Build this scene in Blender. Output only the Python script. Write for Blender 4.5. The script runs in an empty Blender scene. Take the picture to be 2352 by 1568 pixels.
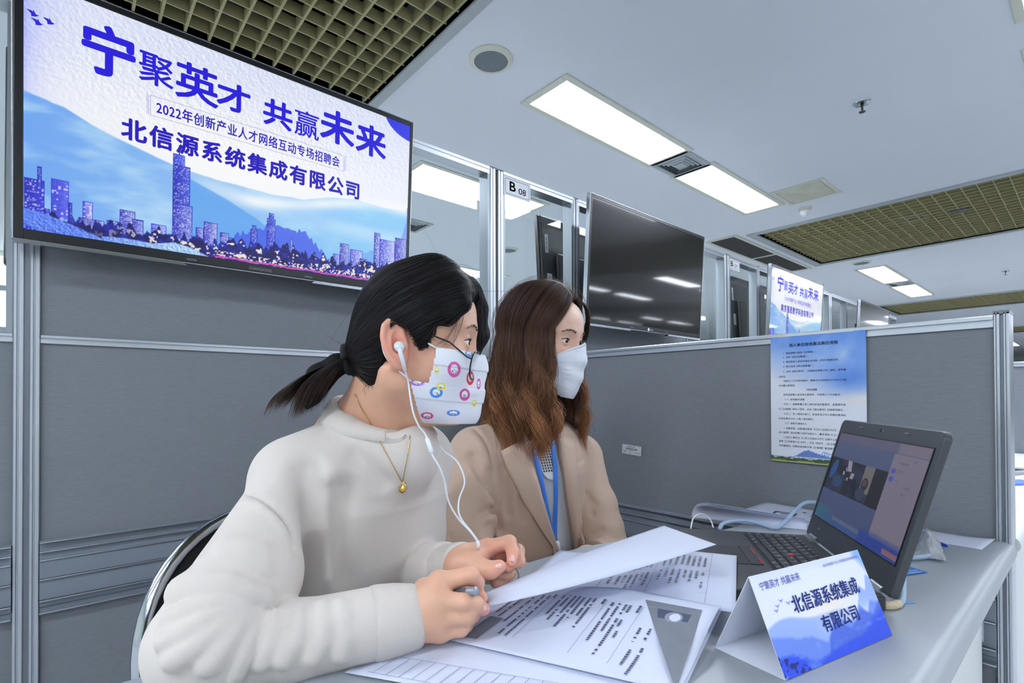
import bpy, bmesh, math, random
import numpy as np
from mathutils import Vector, Matrix, Euler
SC = bpy.context.scene
COL = SC.collection
R_ = math.radians
def S(r, g, b):
    f = lambda c: (c/255/12.92) if c/255 <= 0.04045 else ((c/255+0.055)/1.055)**2.4
    return (f(r), f(g), f(b))
# ------------------------------------------------------------------ camera, world, exposure
CAM_POS = Vector((0.0, 0.0, 1.0422))
YAW, PITCH, ROLL = R_(48.9366), R_(0.5304), R_(-0.2002)
FOCAL_PX, PRINCIPAL_Y = 1179.04, 897.19
def camera_axes():
    f = Vector((math.cos(YAW)*math.cos(PITCH), math.sin(YAW)*math.cos(PITCH), math.sin(PITCH)))
    r = Vector((math.sin(YAW), -math.cos(YAW), 0)); u = r.cross(f)
    return r*math.cos(ROLL)+u*math.sin(ROLL), -r*math.sin(ROLL)+u*math.cos(ROLL), f
_r, _u, _f = camera_axes()
cam_data = bpy.data.cameras.new('camera'); cam = bpy.data.objects.new('camera', cam_data); COL.objects.link(cam)
cam.matrix_world = Matrix(((_r.x, _u.x, -_f.x, CAM_POS.x), (_r.y, _u.y, -_f.y, CAM_POS.y), (_r.z, _u.z, -_f.z, CAM_POS.z), (0, 0, 0, 1)))
cam_data.sensor_width = 36.0; cam_data.lens = FOCAL_PX/2352*36.0
cam_data.shift_y = (PRINCIPAL_Y-784)/2352
cam_data.clip_start = 0.02; cam_data.clip_end = 100
SC.camera = cam
world = bpy.data.worlds.new('world'); SC.world = world; world.use_nodes = True
bg = world.node_tree.nodes['Background']; bg.inputs[0].default_value = (*S(200, 215, 235), 1); bg.inputs[1].default_value = 0.25
SC.view_settings.view_transform = 'Standard'; SC.view_settings.look = 'None'
SC.view_settings.exposure = 0.0; SC.view_settings.gamma = 1.0; SC.view_settings.use_curve_mapping = False
cy = SC.cycles
cy.use_denoising = True; cy.max_bounces = 7; cy.diffuse_bounces = 4; cy.glossy_bounces = 3; cy.transmission_bounces = 4; cy.transparent_max_bounces = 10; cy.use_adaptive_sampling = True; cy.adaptive_threshold = 0.03
cy.caustics_reflective = False; cy.caustics_refractive = False; cy.sample_clamp_indirect = 6.0
LAMP_STRENGTH = 27.0          # the fluorescent ceiling fittings
LAMP_COLOR = (0.90, 0.965, 1.06)
SCREEN_GAIN = 1.0            # television and laptop displays
# ------------------------------------------------------------------ materials
MATS = {}
def mat(name, color=None, rough=0.5, metal=0.0, emis=None, estr=0.0, noise=0.0, nscale=40.0, bump=0.0, bscale=200.0, spec=0.5, attr=None, attr_emis=0.0, stretch=None, coat=0.0, sheen=0.0, sss=0.0, alpha=1.0, aniso=0.0):
    if name in MATS: return MATS[name]
    m = bpy.data.materials.new(name); m.use_nodes = True
    nt = m.node_tree; b = nt.nodes['Principled BSDF']; L = nt.links.new
    c = color or (0.5, 0.5, 0.5)
    b.inputs['Base Color'].default_value = (*c, 1); b.inputs['Roughness'].default_value = rough; b.inputs['Metallic'].default_value = metal
    b.inputs['Specular IOR Level'].default_value = spec
    if coat: b.inputs['Coat Weight'].default_value = coat; b.inputs['Coat Roughness'].default_value = 0.05
    if sheen: b.inputs['Sheen Weight'].default_value = sheen; b.inputs['Sheen Roughness'].default_value = 0.5
    if sss: b.inputs['Subsurface Weight'].default_value = sss; b.inputs['Subsurface Radius'].default_value = (0.010, 0.004, 0.002); b.inputs['Subsurface Scale'].default_value = 0.6
    if emis: b.inputs['Emission Color'].default_value = (*emis, 1); b.inputs['Emission Strength'].default_value = estr
    b.inputs['Alpha'].default_value = alpha
    tc = None
    def coords(scale):
        t = nt.nodes.new('ShaderNodeTexCoord'); mp = nt.nodes.new('ShaderNodeMapping')
        mp.inputs['Scale'].default_value = stretch or (1, 1, 1); L(t.outputs['Object'], mp.inputs['Vector'])
        n = nt.nodes.new('ShaderNodeTexNoise'); n.inputs['Scale'].default_value = scale; n.inputs['Detail'].default_value = 5
        L(mp.outputs[0], n.inputs['Vector']); return n
    src = None
    if attr:
        a = nt.nodes.new('ShaderNodeAttribute'); a.attribute_name = attr; src = a.outputs['Color']
        L(src, b.inputs['Base Color'])
        if attr_emis:
            L(src, b.inputs['Emission Color']); b.inputs['Emission Strength'].default_value = attr_emis
            b.inputs['Base Color'].default_value = (0.01, 0.01, 0.012, 1)
            for l in list(nt.links):
                if l.to_socket == b.inputs['Base Color']: nt.links.remove(l)
    if noise:
        n = coords(nscale); r = nt.nodes.new('ShaderNodeMapRange'); r.inputs[1].default_value = 0.25; r.inputs[2].default_value = 0.75
        r.inputs[3].default_value = 1-noise; r.inputs[4].default_value = 1+noise; L(n.outputs['Fac'], r.inputs[0])
        mx = nt.nodes.new('ShaderNodeMix'); mx.data_type = 'RGBA'; mx.blend_type = 'MULTIPLY'; mx.inputs['Factor'].default_value = 1
        if src is not None: L(src, mx.inputs['A'])
        else: mx.inputs['A'].default_value = (*c, 1)
        L(r.outputs[0], mx.inputs['B']); L(mx.outputs['Result'], b.inputs['Base Color'])
    if bump:
        n = coords(bscale); bp = nt.nodes.new('ShaderNodeBump'); bp.inputs['Strength'].default_value = bump; bp.inputs['Distance'].default_value = 0.002
        L(n.outputs['Fac'], bp.inputs['Height']); L(bp.outputs[0], b.inputs['Normal'])
    MATS[name] = m
    return m
def glass_mat(name, tint=(0.93, 0.97, 0.955), rough=0.0):
    if name in MATS: return MATS[name]
    m = bpy.data.materials.new(name); m.use_nodes = True; nt = m.node_tree; nt.nodes.clear()
    o = nt.nodes.new('ShaderNodeOutputMaterial'); g = nt.nodes.new('ShaderNodeBsdfGlossy'); g.inputs['Roughness'].default_value = 0.02
    t = nt.nodes.new('ShaderNodeBsdfTransparent'); t.inputs[0].default_value = (*tint, 1)
    f = nt.nodes.new('ShaderNodeFresnel'); gm = nt.nodes.new('ShaderNodeNewGeometry'); mr = nt.nodes.new('ShaderNodeMapRange')
    mr.inputs[3].default_value = 1.5; mr.inputs[4].default_value = 1/1.5   # a pane reflects alike from either face
    nt.links.new(gm.outputs['Backfacing'], mr.inputs[0]); nt.links.new(mr.outputs[0], f.inputs[0])
    x = nt.nodes.new('ShaderNodeMixShader'); nt.links.new(f.outputs[0], x.inputs[0]); nt.links.new(t.outputs[0], x.inputs[1]); nt.links.new(g.outputs[0], x.inputs[2]); nt.links.new(x.outputs[0], o.inputs[0])
    MATS[name] = m
    return m
# ------------------------------------------------------------------ mesh collecting
class MB:
    def __init__(self): self.v = []; self.f = []; self.m = []; self.c = []
    def add(self, verts, faces, mi=0, M=None, col=None):
        o = len(self.v)
        if M is not None: verts = [tuple(M @ Vector(p)) for p in verts]
        self.v.extend([tuple(p) for p in verts]); self.f.extend([tuple(i+o for i in f) for f in faces]); self.m.extend([mi]*len(faces))
        if col is not None: self.c.extend([col]*len(verts) if isinstance(col[0], (int, float)) else list(col))
        return self
    def box(self, x0, x1, y0, y1, z0, z1, mi=0, M=None):
        v = [(x, y, z) for z in (z0, z1) for y in (y0, y1) for x in (x0, x1)]
        return self.add(v, [(0, 2, 3, 1), (4, 5, 7, 6), (0, 1, 5, 4), (2, 6, 7, 3), (0, 4, 6, 2), (1, 3, 7, 5)], mi, M)
    def prism(self, poly, z0, z1, mi=0, M=None):
        n = len(poly)
        v = [(x, y, z0) for x, y in poly]+[(x, y, z1) for x, y in poly]
        f = [tuple(range(n-1, -1, -1)), tuple(range(n, 2*n))]+[(i, (i+1) % n, n+(i+1) % n, n+i) for i in range(n)]
        return self.add(v, f, mi, M)
    def poly(self, pts, mi=0, M=None): return self.add(pts, [tuple(range(len(pts)))], mi, M)
    def lathe(self, prof, n=32, mi=0, M=None, cap=True):
        v = []; f = []
        for r, z in prof:
            for k in range(n):
                a = 2*math.pi*k/n; v.append((r*math.cos(a), r*math.sin(a), z))
        for i in range(len(prof)-1):
            for k in range(n): f.append((i*n+k, i*n+(k+1) % n, (i+1)*n+(k+1) % n, (i+1)*n+k))
        if cap:
            f.append(tuple(range(n-1, -1, -1))); f.append(tuple(range((len(prof)-1)*n, len(prof)*n)))
        return self.add(v, f, mi, M)
    def tube(self, pts, r, n=10, mi=0, closed=False, flat=None, cap=True):
        P = [Vector(p) for p in pts]; N = len(P); rr = r if isinstance(r, (list, tuple, np.ndarray)) else [r]*N
        v = []; f = []; prev = None
        for i, p in enumerate(P):
            t = (P[(i+1) % N]-P[i-1]) if closed else (P[min(i+1, N-1)]-P[max(i-1, 0)])
            if t.length < 1e-9: t = Vector((0, 0, 1))
            t.normalize()
            if prev is None:
                a = Vector((0, 0, 1)) if abs(t.z) < 0.9 else Vector((1, 0, 0)); x = t.cross(a).normalized()
            else:
                x = prev-t*prev.dot(t); x = x.normalized() if x.length > 1e-6 else t.orthogonal().normalized()
            prev = x; y = t.cross(x)
            for k in range(n):
                a = 2*math.pi*k/n
                v.append(p+x*(math.cos(a)*rr[i])+y*(math.sin(a)*rr[i]*(flat or 1)))
        for i in range(N if closed else N-1):
            j = (i+1) % N
            for k in range(n): f.append((i*n+k, i*n+(k+1) % n, j*n+(k+1) % n, j*n+k))
        if not closed and cap: f.append(tuple(range(n-1, -1, -1))); f.append(tuple(range((N-1)*n, N*n)))
        return self.add(v, f, mi)
    def grid(self, fn, nu, nv, mi=0, flip=False):
        v = [fn(i/nu, j/nv) for j in range(nv+1) for i in range(nu+1)]; W = nu+1
        f = [(j*W+i, j*W+i+1, (j+1)*W+i+1, (j+1)*W+i) for j in range(nv) for i in range(nu)]
        if flip: f = [t[::-1] for t in f]
        return self.add(v, f, mi)
    def build(self, name, mats, parent=None, smooth=False, bevel=0.0, loc=None, rot=None, solid=0.0, segs=2, sharp=None, sub=0):
        me = bpy.data.meshes.new(name); me.from_pydata(self.v, [], self.f)
        for m in (mats if isinstance(mats, (list, tuple)) else [mats]): me.materials.append(m)
        if any(self.m): me.polygons.foreach_set('material_index', self.m)
        if self.c and len(self.c) == len(self.v):
            a = me.color_attributes.new('Col', 'FLOAT_COLOR', 'POINT'); a.data.foreach_set('color', np.concatenate([np.array(self.c, np.float32), np.ones((len(self.c), 1), np.float32)], 1).ravel())
        if smooth: me.polygons.foreach_set('use_smooth', [True]*len(me.polygons))
        me.update()
        if smooth and sharp is not None: me.set_sharp_from_angle(angle=R_(sharp))
        o = bpy.data.objects.new(name, me); COL.objects.link(o)
        if parent is not None: o.parent = parent
        if loc is not None: o.location = loc
        if rot is not None: o.rotation_euler = rot
        if solid: s = o.modifiers.new('solid', 'SOLIDIFY'); s.thickness = solid; s.offset = 0
        if sub: s = o.modifiers.new('sub', 'SUBSURF'); s.levels = sub; s.render_levels = sub
        if bevel:
            b = o.modifiers.new('bevel', 'BEVEL'); b.width = bevel; b.segments = segs; b.limit_method = 'ANGLE'; b.angle_limit = R_(40)
        return o
def tag(o, label=None, cat=None, group=None, kind=None):
    if label: o['label'] = label
    if cat: o['category'] = cat
    if group: o['group'] = group
    if kind: o['kind'] = kind
    return o
def thing(name, label, cat, loc=(0, 0, 0), rot=(0, 0, 0), group=None):
    o = bpy.data.objects.new(name, None); COL.objects.link(o); o.empty_display_size = 0.05
    o.location = loc; o.rotation_euler = rot
    return tag(o, label, cat, group)
def copy_tree(o, parent=None):
    c = o.copy(); COL.objects.link(c)
    if parent is not None: c.parent = parent; c.matrix_parent_inverse = o.matrix_parent_inverse.copy()
    for ch in list(o.children): copy_tree(ch, c)
    return c
_tc = {}
def glyphs(body, size=1.0, bold=0.0, align='CENTER', spacing=1.0, line=1.0, shear=0.0, res=3):
    """flat lettering as (verts, faces) in the XY plane, baseline y = 0"""
    c = bpy.data.curves.new('lettering_tmp', 'FONT'); c.body = body; c.size = size; c.align_x = align; c.offset = bold*size
    c.space_character = spacing; c.space_line = line; c.shear = shear; c.resolution_u = res
    o = bpy.data.objects.new('lettering_tmp', c); COL.objects.link(o)
    dg = bpy.context.evaluated_depsgraph_get(); me = bpy.data.meshes.new_from_object(o.evaluated_get(dg))
    v = [tuple(p.co) for p in me.vertices]; f = [tuple(p.vertices) for p in me.polygons]
    bpy.data.objects.remove(o); bpy.data.curves.remove(c); bpy.data.meshes.remove(me)
    return v, f
def fit_text(mb, body, x0, x1, y0, y1, z=0.0, mi=0, bold=0.0, spacing=1.0, jit=0, M=None):
    """lettering scaled to fill a rectangle of the local XY plane"""
    v, f = glyphs(body, 1.0, 0.0, 'LEFT', spacing)
    if not v: return
    a = np.array(v); lo = a.min(0); hi = a.max(0)
    P = [(x0+(p[0]-lo[0])/(hi[0]-lo[0])*(x1-x0), y0+(p[1]-lo[1])/(hi[1]-lo[1])*(y1-y0), z) for p in v]
    mb.add(P, f, mi, M)
    e = bold*(y1-y0)
    for k in range(8 if bold > 0.02 else (4 if bold else 0)):
        a = 2*math.pi*k/(8 if bold > 0.02 else 4); mb.add([(p[0]+e*math.cos(a), p[1]+e*math.sin(a), p[2]) for p in P], f, mi, M)
def text_at(mb, body, x, y, h, z=0.0, mi=0, bold=0.0, align='LEFT', spacing=1.0, M=None, sx=1.0):
    v, f = glyphs(body, h, 0.0, align, spacing, res=2)
    for dx, dy in (((0, 0),) if not bold else ((-1, 0), (1, 0), (0, 1), (0, -1))): mb.add([(x+p[0]*sx+dx*bold*h, y+p[1]+dy*bold*h, z) for p in v], f, mi, M)
# ------------------------------------------------------------------ value noise for painted displays and prints
def hash2(i, j, s=0):
    n = (i*374761393+j*668265263+s*974634777) & 0x7fffffff
    n = ((n ^ (n >> 13))*1274126177) & 0x7fffffff
    return ((n ^ (n >> 16)) & 0xffff)/65535.0
def vnoise(x, y, s=0):
    xi = np.floor(x).astype(np.int64); yi = np.floor(y).astype(np.int64); fx = x-xi; fy = y-yi
    fx = fx*fx*(3-2*fx); fy = fy*fy*(3-2*fy)
    a = hash2(xi, yi, s); b = hash2(xi+1, yi, s); c = hash2(xi, yi+1, s); d = hash2(xi+1, yi+1, s)
    return (a*(1-fx)+b*fx)*(1-fy)+(c*(1-fx)+d*fx)*fy
def fbm(x, y, o=4, s=0):
    t = 0; a = 0.5; 
    for k in range(o): t = t+a*vnoise(x*2**k, y*2**k, s+k); a *= 0.5
    return t/(1-0.5**o)
def SA(a): # sRGB 0..255 array -> linear
    a = np.clip(np.asarray(a, float)/255, 0, 1); return np.where(a <= 0.04045, a/12.92, ((a+0.055)/1.055)**2.4)
def lerp(a, b, t): t = np.clip(t, 0, 1)[..., None]; return a*(1-t)+np.asarray(b, float)*t
def painted(name, pos, nx, ny, colfn, m, parent=None, smooth=False):
    """a sheet whose printed or displayed picture is an attribute; pos(u, v) arrays -> xyz array, colfn -> sRGB 0..255"""
    u, v = np.meshgrid(np.linspace(0, 1, nx+1), np.linspace(0, 1, ny+1))
    P = np.asarray(pos(u, v)).reshape(-1, 3); C = SA(colfn(u, v)).reshape(-1, 3)
    i = np.arange(nx*ny); r = i//nx; c = i % nx; W = nx+1
    F = np.stack([r*W+c, r*W+c+1, (r+1)*W+c+1, (r+1)*W+c], 1)
    return raw_mesh(name, P, F, m, parent, C, smooth)
def raw_mesh(name, P, F, m, parent=None, C=None, smooth=False, cname='Col'):
    me = bpy.data.meshes.new(name); P = np.asarray(P, np.float32); F = np.asarray(F, np.int32)
    n = F.shape[1]
    me.vertices.add(len(P)); me.vertices.foreach_set('co', P.ravel()); me.loops.add(F.size); me.loops.foreach_set('vertex_index', F.ravel())
    me.polygons.add(len(F)); me.polygons.foreach_set('loop_start', np.arange(0, F.size, n, dtype=np.int32))
    me.polygons.foreach_set('use_smooth', np.full(len(F), smooth))
    me.update(calc_edges=True)
    if C is not None:
        a = me.color_attributes.new(cname, 'FLOAT_COLOR', 'POINT'); a.data.foreach_set('color', np.concatenate([C, np.ones((len(C), 1))], 1).astype(np.float32).ravel())
    me.materials.append(m)
    o = bpy.data.objects.new(name, me); COL.objects.link(o)
    if parent is not None: o.parent = parent
    return o
# ------------------------------------------------------------------ shared materials
ALU = mat('aluminium', S(196, 201, 210), 0.32, 0.75)
ALU_D = mat('painted_groove_shade', S(110, 116, 126), 0.4, 0.6)
FABRIC = mat('grey_panel_fabric', S(124, 129, 137), 0.8, 0.0, noise=0.09, nscale=60, stretch=(1, 1, 9), bump=0.12, bscale=260)
TRUNK = mat('grey_trunking', S(126, 134, 146), 0.42)
BLACK = mat('black_plastic', S(22, 23, 26), 0.35)
BLACK_SOFT = mat('black_rubber', S(14, 14, 16), 0.6)
GLASS = glass_mat('partition_glass')
WHITE_PAINT = mat('ceiling_paint', S(224, 230, 238), 0.9, noise=0.015, nscale=2)
WALL_PAINT = mat('wall_paint', S(222, 228, 220), 0.85)
FLOOR_M = mat('floor_tile', S(180, 182, 184), 0.35, noise=0.04, nscale=6)
GRID_M = mat('olive_grid_plastic', S(166, 160, 118), 0.6)
VOID = mat('ceiling_void', S(40, 41, 44), 0.9)
TRIM_M = mat('ceiling_trim', S(172, 180, 184), 0.5)
OFFWHITE = mat('offwhite_plastic', S(212, 214, 200), 0.45)
GREYM = mat('speaker_mesh', S(118, 126, 134), 0.8, noise=0.1, nscale=900)
LAMP = mat('lamp_diffuser', (0.9, 0.9, 0.9), 0.5, emis=LAMP_COLOR, estr=LAMP_STRENGTH)
CEIL = 2.713
XL, XR, YF, YB = -5.2, 32.0, -11.5, 8.2
def st(mb, name, m, **k): return tag(mb.build(name, m, **k), kind='structure')
st(MB().box(XL, XR, YF, YB, -0.1, 0), 'floor', FLOOR_M)
st(MB().box(XL-0.1, XL, YF, YB, 0, 3.4), 'wall_left', WALL_PAINT)
st(MB().box(XR, XR+0.1, YF, YB, 0, 3.4), 'wall_right', WALL_PAINT)
st(MB().box(XL, XR, YF-0.1, YF, 0, 3.4), 'wall_front', WALL_PAINT)
st(MB().box(XL, XR, YB, YB+0.1, 0, 3.4), 'wall_back', WALL_PAINT)
st(MB().box(XL, XR, YF, YB, 3.3, 3.4), 'ceiling_void_slab', VOID)
# plaster ceiling with two kinds of openings for the open grids
gx = [(-0.62, 1.30, 2.76), (5.42, 7.28, 2.34), (11.6, 13.2, 2.76), (17.7, 19.4, 2.8)]
c = MB(); xs = XL
for a, b, ye in gx:
    c.box(xs, a, YF, YB, CEIL, CEIL+0.05); c.box(a, b, ye, YB, CEIL, CEIL+0.05); xs = b
c.box(xs, XR, YF, YB, CEIL, CEIL+0.05)
st(c, 'ceiling', WHITE_PAINT)
for n, (a, b, ye) in enumerate(gx):
    t = MB()
    for x, s in ((a, -1), (b, 1)):
        prof = [(x, CEIL-0.012), (x+s*0.02, CEIL-0.02), (x+s*0.05, CEIL-0.014), (x+s*0.06, CEIL+0.001), (x, CEIL+0.001)]
        if s < 0: prof = prof[::-1]
        t.add([(p, YF, q) for p, q in prof]+[(p, ye+0.06, q) for p, q in prof], [(i, (i+1) % 5, 5+(i+1) % 5, 5+i) for i in range(5)]+[(4, 3, 2, 1, 0), (5, 6, 7, 8, 9)])
        t.box(min(x, x+s*0.004), max(x, x+s*0.004), YF, ye, CEIL, CEIL+0.3)
    t.box(a-0.06, b+0.06, ye, ye+0.08, CEIL-0.014, CEIL+0.001); t.box(a, b, ye, ye+0.004, CEIL, CEIL+0.3)
    st(t, 'trim_%d' % (n+1), TRIM_M)
    g = MB(); sp = 0.0965; z0 = CEIL+0.010; H = 0.055
    k = b-0.02
    while k > a: g.box(k-0.0055, k+0.0055, -4.5, ye-0.002, z0, z0+H); k -= sp
    k = ye-0.055
    while k > -4.5: g.box(a+0.002, b-0.002, k-0.0035, k+0.0035, z0+0.0015, z0+H); k -= sp
    st(g, 'ceiling_grid' if n == 0 else 'ceiling_grid.%03d' % n, GRID_M)
# ------------------------------------------------------------------ ceiling fittings
def ceiling_light(x0, x1, yc, label, w=0.30):
    L = x1-x0
    t = thing('ceiling_light', label, 'ceiling light', ((x0+x1)/2, yc, CEIL), group='recessed fluorescent ceiling lights')
    f = MB(); a, b, c_, d = L/2+0.035, w/2+0.03, L/2-0.008, w/2-0.008
    for s in (-1, 1):
        f.box(-a, a, min(s*d, s*b), max(s*d, s*b), -0.008, 0.0); f.box(min(s*c_, s*a), max(s*c_, s*a), -d, d, -0.008, 0.0)
    f.build('frame', OFFWHITE, t, bevel=0.003)
    r = 0.018; pts = []
    for cx, cyy, a0 in ((c_-r, d-r, 0), (-c_+r, d-r, 90), (-c_+r, -d+r, 180), (c_-r, -d+r, 270)):
        for k in range(5): an = R_(a0+k*22.5); pts.append((cx+r*math.cos(an), cyy+r*math.sin(an)))
    MB().prism(pts, -0.005, -0.001).build('diffuser', LAMP, t)
    return t
rows = [(1.985, [(1.99, 3.185, 'long bright ceiling light nearest above the glass partition, left of the square air vent'),
                 (3.53, 4.72, 'bright ceiling light right of the square air vent, beside the cream access panel'),
                 (8.02, 9.30, 'bright far ceiling light beyond the olive grid, under the flush round speaker'),
                 (9.72, 10.95, 'farthest bright ceiling light right of the one under the flush round speaker'),
                 (21.0, 22.7, 'distant ceiling light just right of the end post, its left half'), (23.1, 24.9, 'distant ceiling light just right of the end post, its right half')]),
        (3.33, [(1.93, 3.16, 'bright ceiling light seen through the glass panes behind the sign reading B 08')]),
        (5.60, [(3.40, 4.66, 'ceiling light seen low through the glass, above the dark haired woman')])]
for yc, l in rows:
    for a, b, lab in l: ceiling_light(a, b, yc, lab)
for yc in (-0.24, -2.1, -4.25, -7.3, -9.6):
    for a, b in ((-3.6, -2.4), (-2.05, -0.85), (1.99, 3.19), (3.53, 4.73), (7.9, 9.15), (9.5, 10.75), (14.9, 16.0), (16.5, 18.0)): ceiling_light(a, b, 0.06 if yc > -1 and a < 6 else yc, 'ceiling light mirrored in the dark television screens, out of direct view')
for a, b, yc in ((-3.6, -2.4, 1.985), (-2.05, -0.85, 1.985), (-3.6, -2.4, 5.6), (7.9, 9.1, 5.6), (16.2, 17.4, -1.0), (5.2, 6.4, 5.6), (0.15, 1.35, 3.33), (0.05, 1.25, 5.6), (-3.4, -2.2, 3.33), (5.3, 6.5, 3.9), (0.2, 1.4, 7.2), (7.9, 9.1, 3.9)): ceiling_light(a, b, yc, 'unseen ceiling light added in the far bays')  # unseen fittings, most of them added to brighten the area behind the glass
def diffuser_vent(x, y, w, d, label):
    t = thing('air_vent', label, 'air vent', (x, y, CEIL)); f = MB()
    for s in (-1, 1):
        f.box(-w/2, w/2, min(s*(d/2-0.03), s*d/2), max(s*(d/2-0.03), s*d/2), -0.008, 0); f.box(min(s*(w/2-0.03), s*w/2), max(s*(w/2-0.03), s*w/2), -d/2+0.03, d/2-0.03, -0.008, 0)
    f.build('frame', TRIM_M, t)
    MB().box(-w/2+0.03, w/2-0.03, -d/2+0.03, d/2-0.03, -0.0012, -0.0004).build('backing', mat('vent_dark', S(60, 66, 74), 0.8), t)
    for k in range(4):
        a, b, q = w/2-0.036-k*0.026, d/2-0.034-k*0.022, 0.010
        z1, z2 = -0.0035-k*0.0015, -0.0105-k*0.0025
        m = MB(); o_ = [(-a, -b, z1), (a, -b, z1), (a, b, z1), (-a, b, z1)]; i_ = [(-a+q, -b+q, z2), (a-q, -b+q, z2), (a-q, b-q, z2), (-a+q, b-q, z2)]
        m.add(o_+i_, [(i, (i+1) % 4, 4+(i+1) % 4, 4+i) for i in range(4)]); m.build('slat', TRIM_M, t, solid=0.002)
    MB().box(-0.045, 0.045, -0.035, 0.035, -0.018, -0.014).build('centre_plate', TRIM_M, t)
diffuser_vent(3.357, 1.985, 0.325, 0.30, 'square louvred air vent between the two nearest ceiling lights')
diffuser_vent(9.51, 1.98, 0.34, 0.30, 'small air vent between the two far ceiling lights')
diffuser_vent(2.47, 4.42, 0.46, 0.34, 'louvred air vent seen through the glass right of the lit television')
def round_speaker(x, y, label):
    t = thing('ceiling_speaker', label, 'ceiling speaker', (x, y, CEIL), (math.pi, 0, 0))
    MB().lathe([(0.108, 0), (0.108, 0.006), (0.098, 0.014), (0.084, 0.016), (0.084, 0.0)], 40, cap=False).build('rim', OFFWHITE, t, smooth=True, sharp=50)
    MB().lathe([(0.085, 0.004), (0.084, 0.011), (0.05, 0.014), (0.0, 0.015)], 40).build('grille', GREYM, t, smooth=True, sharp=60)
round_speaker(1.59, 1.975, 'round cream ceiling speaker with grey mesh, near the olive grid edge')
round_speaker(7.60, 1.98, 'flush round ceiling speaker beside the far ceiling lights')
round_speaker(3.82, 4.44, 'round ceiling speaker seen through the glass pane under the sign reading B 08')
def sprinkler(x, y, label):
    t = thing('sprinkler_head', label, 'sprinkler', (x, y, CEIL), (math.pi, 0, 0), group='ceiling sprinklers')
    br = mat('dark_brass', S(96, 92, 82), 0.35, 0.9)
    MB().lathe([(0.043, 0), (0.041, 0.006), (0.02, 0.008), (0.018, 0.003)], 28).build('escutcheon', mat('chrome', S(190, 195, 202), 0.15, 1.0), t, smooth=True, sharp=50)
    m = MB(); m.lathe([(0.009, 0.003), (0.009, 0.02), (0.006, 0.022)], 14)
    for s in (-1, 1): m.tube([(s*0.007, 0, 0.018), (s*0.015, 0, 0.03), (s*0.012, 0, 0.042), (0, 0, 0.052)], 0.0022, 6)
    m.tube([(0, 0, 0.02), (0, 0, 0.05)], 0.0025, 8); m.build('frame', br, t, smooth=True, sharp=50)
    MB().lathe([(0.0, 0.05), (0.017, 0.052), (0.016, 0.055), (0.0, 0.0545)], 20).build('deflector', br, t)
sprinkler(3.44, 0.885, 'metal ceiling sprinkler on the open white ceiling, upper right')
sprinkler(9.64, 0.84, 'small far ceiling sprinkler right of the far lights')
t = thing('access_panel', 'cream rectangular access panel in the ceiling beside the second light', 'access panel', (4.61, 1.59, CEIL))
m = MB()
for s in (-1, 1):
    m.box(-0.215, 0.215, min(s*0.17, s*0.2), max(s*0.17, s*0.2), -0.007, 0); m.box(min(s*0.185, s*0.215), max(s*0.185, s*0.215), -0.17, 0.17, -0.007, 0)
m.build('frame', OFFWHITE, t, bevel=0.002)
MB().box(-0.178, 0.178, -0.163, 0.163, -0.005, -0.001).build('panel', mat('stained_cream', S(200, 202, 184), 0.6, noise=0.14, nscale=7), t)
t = thing('ceiling_camera', 'small white dome camera on the ceiling near the olive grid edge', 'camera', (5.0, 1.73, CEIL), (math.pi, 0, 0))
MB().lathe([(0.055, 0), (0.053, 0.016), (0.042, 0.022)], 28).build('base', OFFWHITE, t, smooth=True, sharp=45)
MB().lathe([(0.04, 0.02), (0.041, 0.04), (0.034, 0.06), (0.018, 0.074), (0.0, 0.078)], 28).build('dome', mat('white_plastic', S(225, 230, 235), 0.3), t, smooth=True)
t = thing('return_air_grille', 'pair of black return air grilles in the ceiling above the dark glazed partition', 'air grille', (6.35, 2.655, CEIL))
m = MB(); m.box(-1.08, 1.08, 0.135, 0.165, -0.012, 0); m.box(-1.08, 1.08, -0.165, -0.135, -0.012, 0)
for x in (-1.08, -0.02, 1.05): m.box(x, x+0.03, -0.135, 0.135, -0.012, 0)
m.build('frame', OFFWHITE, t)
for x in (-1.05, 0.01): MB().box(x, x+1.03, -0.135, 0.135, -0.005, -0.0005).build('filter', mat('black_filter', S(58, 58, 58), 0.9, noise=0.1, nscale=300), t)
for (x, y, lab) in ((6.18, 1.17, 'square recessed downlight set in the middle olive ceiling grid'), (12.6, 1.2, 'square downlight set in the farthest olive ceiling grid')):
    t = thing('downlight', lab, 'downlight', (x, y, CEIL+0.03)); m = MB()
    for s in (-1, 1): m.box(-0.12, 0.12, min(s*0.075, s*0.1), max(s*0.075, s*0.1), -0.006, 0.003); m.box(min(s*0.075, s*0.12), max(s*0.075, s*0.12), -0.075, 0.075, -0.006, 0.003)
    m.build('frame', mat('brushed_trim', S(150, 150, 140), 0.4, 0.4), t)
    MB().lathe([(0.074, -0.002), (0.05, 0.03), (0.03, 0.045), (0, 0.046)], 24).build('reflector', mat('chrome', None), t, smooth=True)
t = MB().lathe([(0.06, 0), (0.055, 0.03), (0.02, 0.045), (0, 0.046)], 20).build('smoke_detector', mat('dark_grey_plastic', S(84, 86, 88), 0.5), None, smooth=True, sharp=50, loc=(6.18, 0.84, CEIL+0.036), rot=(math.pi, 0, 0))
tag(t, 'small dark round detector on the middle olive ceiling grid', 'detector')
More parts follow.
